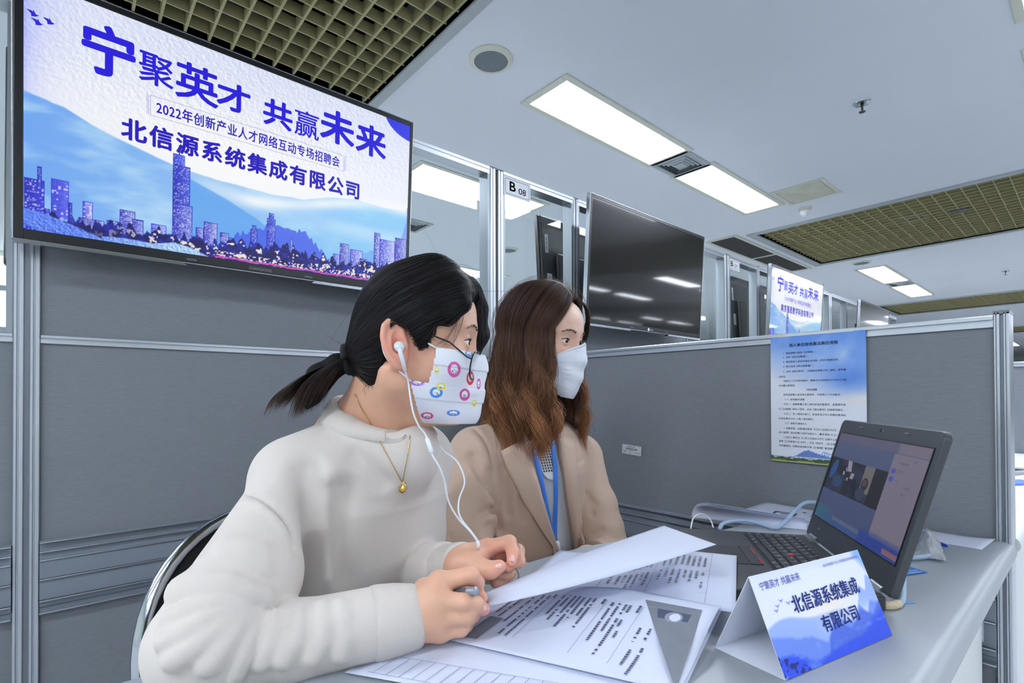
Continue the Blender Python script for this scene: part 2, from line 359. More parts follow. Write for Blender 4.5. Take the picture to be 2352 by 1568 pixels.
# ------------------------------------------------------------------ the booth partition system
YW = 1.7505; TH = 0.06; TOP = 2.044; RAIL = 1.2
def post(x0, x1, y0, y1, h, label, core_m=None):
    t = thing('partition_post', label, 'partition post', ((x0+x1)/2, (y0+y1)/2, 0))
    w, d = (x1-x0)/2, (y1-y0)/2; core = MB().box(-w*0.96, w*0.96, -d*0.86, d*0.86, 0.0, h-0.004); core.build('core', core_m or mat('dark_channel', S(36, 38, 42), 0.5), t)
    for s in (-1, 1):
        m = MB(); r = w*0.40; pts = []
        q = w*0.58
        pts = [(s*q-r, d), (s*q-r, -d+0.003), (s*q-r*0.8, -d), (s*q-r*0.35, -d), (s*q-r*0.2, -d+0.004), (s*q-r*0.02, -d+0.004), (s*q+r*0.1, -d), (s*q+r*0.8, -d), (s*q+r, -d+0.003), (s*q+r, d)]
        m.prism(pts, 0, h); m.build('rail', ALU, t, smooth=True, sharp=35)
    MB().box(-w, w, -d, d, h-0.003, h+0.004).build('end_cap', mat('grey_cap', S(120, 126, 134), 0.4), t)
    return t
def hrail(m, x0, x1, y0, y1, z0, z1):
    """aluminium rail with two shallow steps on the front face (towards -y)"""
    q = (z1-z0)
    prof = [(y0, z0), (y0, z0+q*0.42), (y0+0.003, z0+q*0.45), (y0+0.003, z0+q*0.6), (y0-0.003, z0+q*0.63), (y0-0.003, z1-0.002), (y0, z1), (y1, z1), (y1, z0)]
    n = len(prof); m.add([(x0, a, b) for a, b in prof]+[(x1, a, b) for a, b in prof], [(i, n+i, n+(i+1) % n, (i+1) % n) for i in range(n)]+[tuple(range(n)), tuple(range(2*n-1, n-1, -1))])
def trunk(m, x0, x1, y0, y1):
    zs = [0.503, 0.515, 0.519, 0.533, 0.537, 0.586, 0.590, 0.634, 0.638, 0.655, 0.659, 0.678, 0.682]
    yo = [0, 0, -0.006, -0.006, -0.010, -0.010, -0.013, -0.013, -0.008, -0.008, -0.003, -0.003, 0]
    for z in (0.503, 0.533, 0.586, 0.634, 0.655, 0.6785): m.box(x0, x1, y0-0.0165, y0-0.002, z, z+0.0022, 1); m.box(x0, x1, y0-0.0145, y0-0.002, z-0.0028, z, 2)  # light strips paint the edge highlights, darker ones below paint the groove shade
    prof = [(y0+o, z) for o, z in zip(yo, zs)]+[(y1, 0.682), (y1, 0.503)]; n = len(prof)
    m.add([(x0, a, b) for a, b in prof]+[(x1, a, b) for a, b in prof], [(i, n+i, n+(i+1) % n, (i+1) % n) for i in range(n)]+[tuple(range(n)), tuple(range(2*n-1, n-1, -1))])
def bay(x0, x1, label, fab_top=None, glass=True, name='partition_panel'):
    """one bay of the tall wall: fabric below, a mid rail, glass (and for a television bay some fabric) above"""
    t = thing(name, label, 'partition panel', (0, YW, 0)); y0, y1 = 0.0, TH
    MB().box(x0, x1, y0+0.006, y1-0.006, 0.06, 0.503).build('lower_panel', FABRIC, t)
    m = MB(); trunk(m, x0, x1, y0, y1); m.build('cable_trunking', [TRUNK, ALU, ALU_D], t)
    MB().box(x0, x1, y0+0.006, y1-0.006, 0.682, RAIL-0.022).build('middle_panel', FABRIC, t)
    m = MB(); hrail(m, x0, x1, y0, y1, RAIL-0.022, RAIL); m.build('middle_rail', ALU, t)
    m = MB(); m.box(x0, x1, y0, y1, TOP-0.03, TOP); m.box(x0, x1, y0-0.003, y0, TOP-0.012, TOP); m.build('top_rail', ALU, t)
    zb = RAIL
    if fab_top:
        MB().box(x0, x1, y0+0.006, y1-0.006, RAIL, fab_top).build('upper_panel', FABRIC, t); zb = fab_top
    f = MB(); w = 0.012
    for a, b in ((x0, x0+w), (x1-w, x1)): f.box(a, b, y0, y1, zb, TOP-0.03)
    f.box(x0+w, x1-w, y0+0.004, y1, zb, zb+0.012); f.build('glazing_frame', mat('grey_frame', S(150, 158, 166), 0.4, 0.5), t)
    MB().poly([(x0+w, 0.038, zb+0.01), (x1-w, 0.038, zb+0.01), (x1-w, 0.038, TOP-0.03), (x0+w, 0.038, TOP-0.03)]).build('glass_pane', GLASS, t)
    return t
post(-0.097, -0.046, YW-0.004, YW+TH+0.004, TOP, 'aluminium partition post under the left end of the lit television', mat('grey_channel', S(128, 134, 144), 0.4, 0.5))
bay(-0.90, -0.097, 'grey partition bay with bright glass at the left picture edge')
bay(-0.046, 0.965, 'wide grey fabric partition bay behind the lit television', fab_top=1.47)
bay(0.965, 1.400, 'glazed partition bay right of the lit television')
post(1.400, 1.476, YW-0.004, YW+TH+0.004, TOP, 'dark slotted aluminium post between the lit television and the sign reading B 08')
bay(1.476, 1.940, 'narrow glazed partition bay carrying the sign reading B 08')
post(1.940, 1.976, YW-0.002, YW+TH+0.002, TOP, 'slim aluminium post left of the switched off television')
bay(1.976, 3.02, 'partition bay behind the switched off black television', fab_top=1.47)
bay(3.02, 3.533, 'glazed partition bay right of the switched off black television')
post(3.533, 3.606, YW-0.004, YW+TH+0.004, TOP, 'aluminium post left of the sign reading B 07')
bay(3.606, 4.060, 'narrow glazed partition bay carrying the sign reading B 07')
post(4.060, 4.096, YW-0.002, YW+TH+0.002, TOP, 'slim aluminium post left of the smaller lit television')
bay(4.096, 5.15, 'partition bay behind the smaller lit television', fab_top=1.47)
bay(5.15, 5.66, 'glazed partition bay right of the smaller lit television')
post(5.66, 5.733, YW-0.004, YW+TH+0.004, TOP, 'aluminium post right of the smaller lit television')
bay(5.733, 6.20, 'narrow glazed bay left of the farthest television')
bay(6.20, 8.2, 'farthest partition bay behind the farthest television', fab_top=1.47)
def side_partition(xp, yend, label, postlabel):
    t = thing('booth_divider', label, 'booth divider', (xp, YW-0.004, 0), (0, 0, -math.pi/2)); L = YW-0.004-yend
    y0, y1 = 0.0-TH, 0.0
    # local x runs from the wall towards the aisle, local -y faces the neighbouring booth at -x world
    y0, y1 = -0.0, TH
    MB().box(0, L, 0.006, y1-0.006, 0.06, 0.503).build('lower_panel', FABRIC, t)
    m = MB(); trunk(m, 0, L, 0, y1); m.build('cable_trunking', [TRUNK, ALU, ALU_D], t)
    MB().box(0, L, 0.006, y1-0.006, 0.682, RAIL-0.024).build('upper_panel', FABRIC, t)
    m = MB(); hrail(m, 0, L, 0, y1, RAIL-0.024, RAIL); m.build('top_rail', ALU, t)
    p = post(-0.012, 0.012, -(TH+0.004)/2, (TH+0.004)/2, RAIL+0.004, postlabel, mat('grey_channel', S(128, 134, 144), 0.4, 0.5))
    p.location = (xp+TH/2, yend-0.012, 0); p.rotation_euler = (0, 0, -math.pi/2)
    return t
side_partition(1.403, 0.141, 'grey fabric booth divider on the right carrying the blue instruction poster', 'aluminium end post of the right divider, touching the desk corner')
side_partition(3.535, 0.141, 'far grey booth divider seen past the end post at the right picture edge', 'end post of the far divider at the right picture edge')
side_partition(5.665, 0.141, 'grey booth divider two booths away, hidden behind the nearer dividers', 'end post of the divider two booths away')
# bright window far behind the glass at the left
st(MB().box(-2.6, -0.05, YB-0.03, YB-0.005, 1.84, 2.64), 'window_1', mat('daylight_pane', (0.9, 0.9, 0.9), 0.5, emis=(0.92, 0.97, 1.0), estr=1.6))
m = MB(); m.box(-2.65, 0.0, YB-0.05, YB-0.03, 2.25, 2.31); m.box(-2.65, 0.0, YB-0.05, YB-0.03, 1.79, 1.84); m.box(-2.65, -2.6, YB-0.05, YB-0.03, 1.84, 2.64); m.box(-0.05, 0, YB-0.05, YB-0.03, 1.84, 2.64); m.box(-1.2, -1.14, YB-0.05, YB-0.03, 1.84, 2.64)
st(m, 'trim_9', mat('window_frame_grey', S(150, 156, 160), 0.5))
# ------------------------------------------------------------------ televisions
def speck(u, v, k, s): return hash2(np.floor(u*k).astype(np.int64), np.floor(v*k*0.6).astype(np.int64), s)
def city_picture(u, v):
    U, V = u, v; C = np.zeros(u.shape+(3,)); C[:] = (238, 242, 255)
    C = lerp(C, (205, 216, 252), (v-0.62)*1.2+0.15*(fbm(u*5, v*4, 4, 3)-0.5))
    C = lerp(C, (120, 130, 250), np.exp(-u/0.022)*0.75+np.clip((0.12-u), 0, 1)*2*np.clip(v-.3, 0, 1))
    C = lerp(C, (255, 255, 255), np.exp(-(((u-0.45)/0.34)**2+((v-0.47)/0.22)**2))*0.95)
    em = fbm(u*170, v*100, 2, 9)-fbm(u*170+0.5, v*100+0.4, 2, 9)
    C = C+(em*44*np.clip((v-0.45)*4, 0, 1)*np.clip(1.2-np.abs(u-0.45), 0.5, 1))[..., None]
    top = np.interp(u, [0, .017, .087, .151, .237, .322, .40, .458, .55, .638, .72, .80, .90, 1], [.565, .5616, .5394, .491, .448, .415, .40, .3985, .395, .41, .455, .478, .47, .49])+0.006*(fbm(u*30, v*0, 3, 5)-0.5)
    t = fbm(u*9+v*6, v*16-u*5, 4, 21)
    M = np.zeros_like(C); M[:] = (150, 198, 248); M = lerp(M, (112, 168, 244), 1-u*2.6); M = lerp(M, (186, 224, 252), (t-0.42)*2.2); M = lerp(M, (128, 205, 250), np.clip((u-0.5)*3, 0, 1)*0.6)
    inm = np.clip((top-v)*160, 0, 1); C = C*(1-inm[..., None])+M*inm[..., None]
    # fog over the valley
    fog = np.exp(-((v-(0.37+0.10*np.clip(u-0.5, 0, 1)*2+0.03*np.sin(u*9)))/0.035)**2)*np.clip((u-0.30)*5, 0, 1)*(0.55+0.6*fbm(u*8, v*10, 3, 31))
    C = lerp(C, (250, 253, 255), fog*0.9)
    C = lerp(C, (225, 242, 255), np.exp(-((v-0.30)/0.05)**2)*np.clip((u-0.5)*3, 0, 1)*0.5)
    t2 = np.interp(u, [.28, .31, .342, .426, .505, .53, .56], [.40, .392, .376, .3236, .262, .235, .19]); m2 = np.clip((t2-v)*120, 0, 1)*(u > .335)*(u < .57)
    C = lerp(C, (96, 166, 242), m2*0.8)
    # the bright strip of a lamp mirrored across the right of the scenery is painted into the displayed haze band
    h = np.interp(u, [.42, .46, .50, .56, .60, .64, .68, .72], [.13, .17, .20, .255, .245, .235, .18, .12])+0.03*(vnoise(u*160, v*0, 4)-0.5); mh = (v < h)*(u > .42)*(u < .72)
    C = lerp(C, (72, 98, 236), mh*0.85)
    h = np.interp(u, [.76, .84, .90, 1], [.14, .20, .23, .27])+0.015*(vnoise(u*90, v*0, 8)-0.5); C = lerp(C, (120, 176, 244), (v < h)*(u > .76)*0.8)
    # right edge rock
    re = np.clip((u-(0.985-0.06*np.clip((0.42-v)*3, 0, 1)*(v > .28)))*200, 0, 1)*(v < .5)*(v > .28); C = lerp(C, (120, 150, 246), re*0.7)
    # deep blue disc in the corner
    C = lerp(C, (44, 52, 232), (((u-1.01)/0.118)**2+((v-1.02)/0.135)**2 < 1)*1.0)
    def tower(x0, x1, y0, y1, dark, lite, k, s, slim=None):
        nonlocal C
        ins = (u > x0)*(u < x1)*(v > y0)*(v < y1)
        wnd = hash2(np.floor((u-x0)*k*10).astype(np.int64), np.floor(v*k*7).astype(np.int64), s)
        col = np.zeros_like(C); col[:] = dark; f = np.clip((u-x0)/(x1-x0), 0, 1)
        col = lerp(col, lite, 0.62*f+0.12+0.22*(wnd > 0.5)); col = lerp(col, (225, 232, 255), (wnd > 0.86)*0.7)
        edge = (np.abs(u-x0) < 0.0016)|(np.abs(u-x1) < 0.0016)|(np.abs(v-y1) < 0.003); col = lerp(col, dark, edge*1.0)
        C = np.where(ins[..., None] > 0, col, C)
    D1, D2, L1, L2 = (36, 34, 176), (52, 58, 214), (104, 130, 246), (190, 205, 255)
    tower(.017, .052, .06, .235, D1, (70, 78, 232), 40, 1); tower(.039, .047, .2, .285, D1, L1, 60, 2); tower(.052, .062, .06, .13, D1, L1, 60, 41)
    tower(.0625, .0945, .10, .252, D2, (112, 122, 245), 22, 3); tower(.094, .100, .10, .17, D1, L1, 30, 4)
    tower(.1197, .1385, .10, .187, D2, (236, 236, 255), 26, 5); tower(.112, .16, .07, .12, D1, L2, 50, 6); tower(.165, .19, .07, .128, D1, L2, 60, 7)
    tower(.1904, .222, .08, .181, D1, L2, 45, 8); tower(.215, .239, .08, .15, D1, L2, 50, 9); tower(.255, .288, .08, .145, D2, L2, 60, 10)
    tower(.2995, .346, .10, .255, D1, (150, 165, 250), 48, 11); tower(.3005, .3395, .255, .425, D1, (92, 116, 240), 48, 12); tower(.3005, .327, .425, .47, D2, L1, 60, 13); tower(.312, .3165, .47, .51, D1, D2, 60, 14)
    tower(.354, .372, .09, .165, D1, L2, 60, 15); tower(.372, .405, .09, .198, D1, L2, 52, 16); tower(.412, .434, .09, .162, D1, L2, 60, 17)
    tower(.4888, .508, .10, .206, D1, L1, 60, 18); tower(.493, .504, .2, .225, D1, L1, 60, 42); tower(.5321, .556, .10, .2724, D1, L1, 60, 19); tower(.537, .551, .27, .30, D1, L1, 60, 20); tower(.598, .606, .12, .195, D2, L2, 70, 21)
    tower(.752, .782, .10, .222, D1, L2, 52, 22); tower(.786, .83, .10, .20, D2, (214, 226, 255), 50, 23); tower(.82, .845, .10, .16, D1, L2, 60, 24); tower(.73, .752, .1, .16, D2, L2, 60, 25)
    tower(.8687, .89, .12, .318, D1, L2, 36, 26); tower(.89, .945, .12, .29, D2, (220, 232, 255), 40, 27); tower(.945, .9905, .12, .315, D1, L2, 44, 28); tower(.84, .87, .10, .14, D1, L2, 60, 29)
    # tree belt with lights
    tb = np.interp(u, [0, .10, .20, .30, .40, .50, .60, .75, 1], [.10, .112, .112, .112, .115, .13, .15, .125, .145])+0.05*(vnoise(u*110, v*0, 15)-0.5)+0.02*(vnoise(u*300, v*0, 16)-0.5)
    inT = np.clip((tb-v)*200, 0, 1); T = np.zeros_like(C); T[:] = (26, 24, 96); T = lerp(T, (40, 52, 190), (fbm(u*60, v*40, 3, 17)-0.4)*2.5)
    lt = (fbm(u*110, v*60, 3, 18) > 0.64)*(v < tb-0.015); T = lerp(T, (250, 240, 226), lt*0.95*np.clip((u-0.1)*6, 0.15, 1)); C = C*(1-inT[..., None])+T*inT[..., None]
    rd = (v < 0.055)*(u > .38); C = lerp(C, (70, 40, 150), rd*0.6); C = lerp(C, (245, 90, 190), (np.abs(v-(0.047+0.002*np.sin(u*60))) < 0.004)*(u > .40)*0.8); C = lerp(C, (255, 235, 235), (hash2(np.floor(u*240).astype(np.int64), np.floor(v*150).astype(np.int64), 33) > .72)*(u > .38)*(v < .075)*(v > .052)*0.9)
    # pale embossed bank lower left
    bt = np.interp(u, [0, .0174, .0577, .10, .15, .20, .26, .3047, .345, .40], [.125, .1203, .105, .082, .058, .066, .062, .082, .07, .03]); bt = np.where(u < .155, np.interp(u, [0, .02, .06, .10, .155], [.125, .12, .108, .085, .05]), bt)
    B = np.zeros_like(C); B[:] = (96, 132, 246); B = lerp(B, (170, 206, 254), (u-0.10)*5); B = B+((fbm(u*260, v*150, 2, 9)-fbm(u*260+0.5, v*150+0.4, 2, 9))*120)[..., None]
    inB = np.clip((bt-v)*200, 0, 1)*(u < .40); C = C*(1-inB[..., None])+B*inB[..., None]
    C = lerp(C, (30, 34, 190), (v < 0.075-u*0.9)*(hash2(np.floor(u*300).astype(np.int64), np.floor(v*190).astype(np.int64), 2) > .25)*0.9)
    return np.clip(C, 0, 255)
DISPLAY = mat('lit_display', None, 0.3, attr='Col', attr_emis=0.93, spec=0.3)
DISPLAY_GLOSS = mat('lit_display_gloss', None, 0.3, attr='Col', attr_emis=0.86, spec=0.3, coat=0.9)
DARKSCREEN = mat('dark_display', S(9, 10, 13), 0.28, spec=0.12, coat=0.6)
BEZEL = mat('television_bezel', S(26, 28, 33), 0.28)
CASE = mat('television_case', S(52, 55, 60), 0.45)
EDGE = mat('satin_edge', S(168, 174, 182), 0.25, 0.85)
INK_BLUE = mat('display_ink', (0, 0, 0), 0.3, emis=S(46, 36, 226), estr=0.9)
INK_DEEP = mat('display_ink_deep', (0, 0, 0), 0.3, emis=S(48, 36, 196), estr=0.9)
def television(v, name, label, picture, slogan=None):
    X0, Yb, zb, tl, W, H = v
    t = thing(name, label, 'television', (X0, Yb, zb), (math.pi/2+tl, 0, 0))
    il, ir, ib, it = 0.0165*W, 0.0095*W, 0.039*H, 0.024*H
    m = MB(); m.box(0.004, W-0.004, 0.004, H-0.004, -0.03, -0.006); m.box(0.12, W-0.12, 0.06, H-0.22, -0.075, -0.03); m.build('casing', CASE, t, bevel=0.006)
    m = MB()
    for a, b, c, d in ((0, il, 0, H), (W-ir, W, 0, H), (il, W-ir, 0, ib), (il, W-ir, H-it, H)): m.box(a, b, c, d, -0.012, 0)
    m.build('bezel', BEZEL, t, bevel=0.0015)
    m = MB()
    for a, b, c, d in ((-0.0035, 0, -0.0035, H+0.0035), (W, W+0.0035, -0.0035, H+0.0035), (0, W, -0.0035, 0), (0, W, H, H+0.0035)): m.box(a, b, c, d, -0.02, 0.001)
    m.build('edge_trim', EDGE, t, bevel=0.001)
    # lip along the lower edge with a recessed middle
    for a, b in ((0.0, 0.325*W), (0.675*W, W)): MB().add([(a, -0.002, 0.002), (b, -0.002, 0.002), (b+(0.012 if a == 0 else 0), -0.010, 0.0035), (a-(0.012 if a else 0), -0.010, 0.0035), (a, -0.002, -0.02), (b, -0.002, -0.02), (b+(0.012 if a == 0 else 0), -0.010, -0.02), (a-(0.012 if a else 0), -0.010, -0.02)], [(0, 1, 5, 4), (3, 7, 6, 2), (0, 3, 2, 1), (4, 5, 6, 7), (0, 4, 7, 3), (1, 2, 6, 5)]).build('lower_lip', EDGE, t)
    for x in (0.345*W, 0.655*W): MB().box(x-0.012, x+0.012, 0.006, 0.011, 0, 0.0006).build('mark', mat('dim_print', S(96, 100, 108), 0.5), t)
    MB().box(W*0.5-0.2, W*0.5+0.2, H*0.03, H*0.08, -(YW+0.009-Yb), -0.028).build('wall_bracket', CASE, t)
    w, h = W-il-ir, H-ib-it
    if picture is None:
        s = MB().box(il, W-ir, ib, H-it, -0.004, -0.0015).build('screen', DARKSCREEN, t)
    else:
        nx = picture
        s = painted('screen', lambda a, b: np.stack([a*W, b*H, a*0-0.0015], -1)*1.0, nx, int(nx*0.56), city_picture, DISPLAY, t) if False else \
            painted('screen', lambda a, b: np.stack([il+a*w, ib+b*h, a*0-0.0015], -1), nx, int(nx*0.56), lambda a, b: city_picture((il+a*w)/W, (ib+b*h)/H), DISPLAY if nx > 300 else DISPLAY_GLOSS, t)
        L = MB(); z = -0.0011
        big = [('宁', .1192, .2157, .712, .905), ('聚', .2264, .2986, .735, .862, .016), ('英', .3045, .4007, .722, .880, .022), ('才', .3999, .4802, .735, .858), ('共', .5184, .5958, .726, .850), ('赢', .6045, .6762, .722, .850, .010), ('未', .6822, .788, .742, .905), ('来', .7977, .9, .735, .895)]
        for ch, a, b, c, d, *e in big: fit_text(L, ch, a*W, b*W, c*H, d*H, z, 0, e[0] if e else 0.032)
        fit_text(L, '2022年创新产业人才网络互动专场招聘会', .2635*W, .7436*W, .619*H, .674*H, z, 1, 0.018, 1.08)
        m = MB(); e = 0.0007
        for a, b, c, d in ((.2501, .7575, .688, .6885), (.2501, .7575, .6045, .605)): m.box(a*W, b*W, c*H, c*H+e, z, z+0.0001)
        for a in (.2433, .2465, .2501, .7575, .7605, .7645): m.box(a*W, a*W+e, .606*H, .688*H, z, z+0.0001)
        L.add(m.v, m.f, 1)
        fit_text(L, slogan, .1929*W, .8105*W, .476*H, .565*H, z, 1, 0.034, 1.16)
        for cx, cyy in ((.0312, .855), (.0384, .828), (.0581, .846)):   # three flying birds
            for s_ in (1,):
                k = 0.011; x, y = cx*W, cyy*H
                L.poly([(x-k, y+k*0.5, z), (x-k*0.3, y-k*0.1, z), (x+k*0.2, y+k*0.1, z), (x-k*0.1, y+k*0.5, z)], 0); L.poly([(x-k*0.3, y-k*0.1, z), (x-k*0.2, y-k*0.7, z), (x+k*0.5, y-k*0.5, z), (x+k, y-k*0.1, z), (x+k*0.2, y+k*0.1, z)], 0); L.poly([(x+k*0.0, y+k*0.1, z), (x+k*0.1, y+k*0.8, z), (x+k*0.6, y-k*0.2, z)], 0)
        L.build('lettering', [INK_BLUE, INK_DEEP], s)
    return t
tv = television((-0.092, 1.665, 1.416, 0.066, 1.037, 0.613), 'television', 'large lit television showing a blue city skyline, above the dark haired woman', 620, '北信源系统集成有限公司')
L = MB(); fit_text(L, 'CHANGHONG', 0.487*1.037, 0.548*1.037, 0.0055, 0.0145, 0.0006, 0, 0.01, 1.1); L.build('brand_lettering', mat('silver_print', S(170, 172, 178), 0.3, 0.6), tv)
tv2 = television((1.841, 1.586, 1.382, 0.057, 1.043, 0.603), 'television', 'switched off black television with lamp reflections, above the brown haired woman', None)
L = MB(); fit_text(L, 'CHANGHONG', 0.497*1.043, 0.53*1.043, 0.007, 0.0135, 0.0006, 0, 0.01, 1.1); L.lathe([(0, 0.0006), (0.008, 0.0006), (0.008, 0.001), (0, 0.001)], 20, 0, Matrix.Translation((0.488*1.043, 0.0105, 0))); L.build('brand_lettering', mat('white_print', S(225, 228, 232), 0.4), tv2)
television((3.784, 1.563, 1.376, 0.053, 1.048, 0.597), 'television', 'smaller looking lit television farther along the wall, showing blue lettering', 240, '南京强思数字科技有限公司')
television((5.923, 1.586, 1.378, 0.057, 1.045, 0.599), 'television', 'farthest dark television peeking over the right divider', None)
# televisions of the booths behind, seen from their backs through the glass
def rear_tv(x0, label):
    W, H = 1.04, 0.605
    t = thing('television', label, 'television', (x0, 1.90, 1.40), (math.pi/2-0.06, 0, 0))   # local +z faces the near booth, the back is what shows
    m = MB(); m.box(0, W, 0, H, -0.045, -0.02); m.build('bezel', BEZEL, t, bevel=0.004)
    m = MB(); m.box(0.004, W-0.004, 0.004, H-0.004, -0.022, -0.002); m.box(0.1, W-0.1, 0.05, H-0.2, -0.002, 0.022); m.build('casing', CASE, t, bevel=0.01)
    MB().box(W*0.5-0.2, W*0.5+0.2, H*0.02, H*0.07, -0.003, 0.094).build('wall_bracket', CASE, t)
    LAB = mat('white_sticker', S(214, 218, 222), 0.5); INK = mat('sticker_ink', S(60, 62, 66), 0.6)
    for a, b, c, d, bar in ((0.03, 0.052, 0.40, 0.50, True), (0.035, 0.072, 0.20, 0.29, False)):
        s = MB().box(a, b, c, d, -0.0015, -0.0005).build('sticker', LAB, t); k = MB(); y = c+0.012; rnd = random.Random(5)
        while y < d-0.015:
            q = rnd.choice((0.001, 0.002, 0.003)); k.box(a+0.006 if bar else a+0.02, a+0.016 if bar else a+0.026, y, y+q, -0.0005, -0.0002); y += q+rnd.choice((0.0012, 0.0025))
        k.build('barcode', INK, s)
    for a, c in ((0.03, 0.02), (W-0.03, 0.02)): MB().lathe([(0.008, -0.003), (0.008, 0.0), (0.005, 0.001), (0, 0.001)], 14, 0, Matrix.Translation((a, c, 0))).build('screw', BLACK, t)
    return t
rear_tv(1.885, 'stickered back of a television behind the glass above the brown haired woman')
rear_tv(-0.125, 'back of a television of the rear booth, sliver left of the large lit television')
rear_tv(3.98, 'stickered back of a television behind the glass right of the black television')
def booth_sign(x0, x1, z0, z1, num, label, blur):
    t = thing('booth_sign', label, 'sign', (x0, YW-0.0015, z0), (math.pi/2, 0, 0), group='booth number signs'); w, h = x1-x0, z1-z0
    MB().box(0, w, 0, h, -0.001, 0.0008).build('plate', mat('sign_white', S(226, 230, 236), 0.35), t)
    INK = mat('sign_ink', S(86, 92, 104), 0.5); f = MB(); e = 0.0022; a = 0.008
    r = 0.010; pts = []; pin = []
    for cx, cyy, a0 in ((w-a-r, h-a-r, 0), (a+r, h-a-r, 90), (a+r, a+r, 180), (w-a-r, a+r, 270)):
        for k in range(5): an = R_(a0+22.5*k); pts.append((cx+r*math.cos(an), cyy+r*math.sin(an), 0.0012)); pin.append((cx+(r-e)*math.cos(an), cyy+(r-e)*math.sin(an), 0.0012))
    n = len(pts); f.add(pts+pin, [(i, (i+1) % n, n+(i+1) % n, n+i) for i in range(n)]); f.build('border', INK, t)
    L = MB(); fit_text(L, 'B', w*0.22, w*0.43, h*0.30, h*0.78, 0.0012, 0, 0.03); fit_text(L, num, w*0.55, w*0.82, h*0.26, h*0.58, 0.0012, 0, 0.015); L.build('lettering', INK, t)
booth_sign(1.478, 1.642, 1.944, 2.030, '08', 'white sign reading B 08 at the top of the glass', 0)
booth_sign(3.580, 3.760, 1.950, 2.025, '07', 'smaller looking white sign reading B 07, right of the black television', 0)
# ------------------------------------------------------------------ picture rays meeting real planes (used to measure where things stand)
def _ray(px, py): return _f+_r*((px-1176)/FOCAL_PX)-_u*((py-PRINCIPAL_Y)/FOCAL_PX)
def at_z(px, py, z): d = _ray(px, py); return CAM_POS+d*((z-CAM_POS.z)/d.z)
def at_x(px, py, x): d = _ray(px, py); return CAM_POS+d*(x/d.x)
def at_y(px, py, y): d = _ray(px, py); return CAM_POS+d*(y/d.y)
def at_d(px, py, d): return CAM_POS+_ray(px, py)*d
DESK = 0.75
LAMINATE = mat('pale_grey_laminate', S(160, 166, 174), 0.38, noise=0.012, nscale=30)
PANEL_W = mat('white_panel', S(216, 220, 222), 0.5)
PAPER = mat('paper', S(208, 214, 234), 0.7)
PAPER_OLD = mat('paper_plain', S(226, 229, 240), 0.7)
INK = mat('print_ink', S(76, 82, 108), 0.8)
INK_L = mat('print_ink_light', S(140, 146, 168), 0.8)
INK_G = mat('print_grey', S(122, 126, 138), 0.8, noise=.06, nscale=60)
def smoothstep(a, b, x): t = max(0, min(1, (x-a)/(b-a))); return t*t*(3-2*t)
def make_desk(x0, x1, label, wavy=True):
    t = thing('office_desk', label, 'desk', (0, 0, 0))
    yf = lambda x: (0.665-0.125*smoothstep(0.72, 1.12, x-x0+(-0.04 if wavy else 0))) if wavy else 0.62
    N = 44; r = 0.019; th = 0.034; P = []; F = []
    # cross-section from the back edge over the top to the rounded front edge and back underneath
    for i in range(N+1):
        x = x0+(x1-x0)*i/N; y1 = yf(x); y0 = 0.112
        sec = [(y1, DESK-th), (y1, DESK-0.004), (y1-0.004, DESK)]
        for k in range(1, 8): sec.append((y1-0.004+(y0+r-y1+0.004)*k/7, DESK))
        for k in range(1, 10): a = R_(90+180*k/9); sec.append((y0+r+r*math.cos(a)*1.1, DESK-r+r*math.sin(a)))
        P += [(x, a, b) for a, b in sec]; n = len(sec)
    for i in range(N):
        for k in range(n): F.append((i*n+k, i*n+(k+1) % n, (i+1)*n+(k+1) % n, (i+1)*n+k))
    F += [tuple(range(n-1, -1, -1)), tuple(range(N*n, N*n+n))]
    MB().add(P, F).build('worktop', LAMINATE if wavy else mat('white_laminate', S(214, 218, 222), .4), t, smooth=True, sharp=40)
    MB().box(x0+0.02, x1-0.028, 0.160, 0.176, 0.02, DESK-th).build('front_panel', PANEL_W, t, bevel=0.002)
    for x in (x0+0.02, x1-0.05): MB().box(x, x+0.022, 0.19, 0.50, 0.0, DESK-th).build('leg_panel', PANEL_W, t, bevel=0.002)
    MB().box(x1-0.026, x1-0.006, 0.158, 0.170, 0.55, 0.60).build('bracket', ALU, t)
    return t
make_desk(-0.04, 1.402, 'pale grey desk with a rounded front edge in the foreground')
make_desk(1.472, 3.532, 'white topped desk of the neighbouring booth past the end post', wavy=False)
t = thing('folder', 'blue folder on the neighbouring white desk at the right picture edge', 'folder', (2.30, .185, .7502), (0, 0, R_(-30)))
MB().box(-.13, .10, -.012, .055, 0, .006).build('cover', mat('folder_blue', S(92, 126, 226), .4), t, bevel=.001)
t = thing('tablet_stand', 'grey flat device on the neighbouring white desk at the right picture edge', 'device', (2.62, .215, .7502), (0, 0, R_(-20)))
MB().box(-.16, .12, -.03, .06, 0, .012).build('body', mat('device_grey', S(150, 156, 162), .4), t, bevel=.003); MB().box(-.05, .05, -.012, .03, .012, .0135).build('display', BLACK, t)
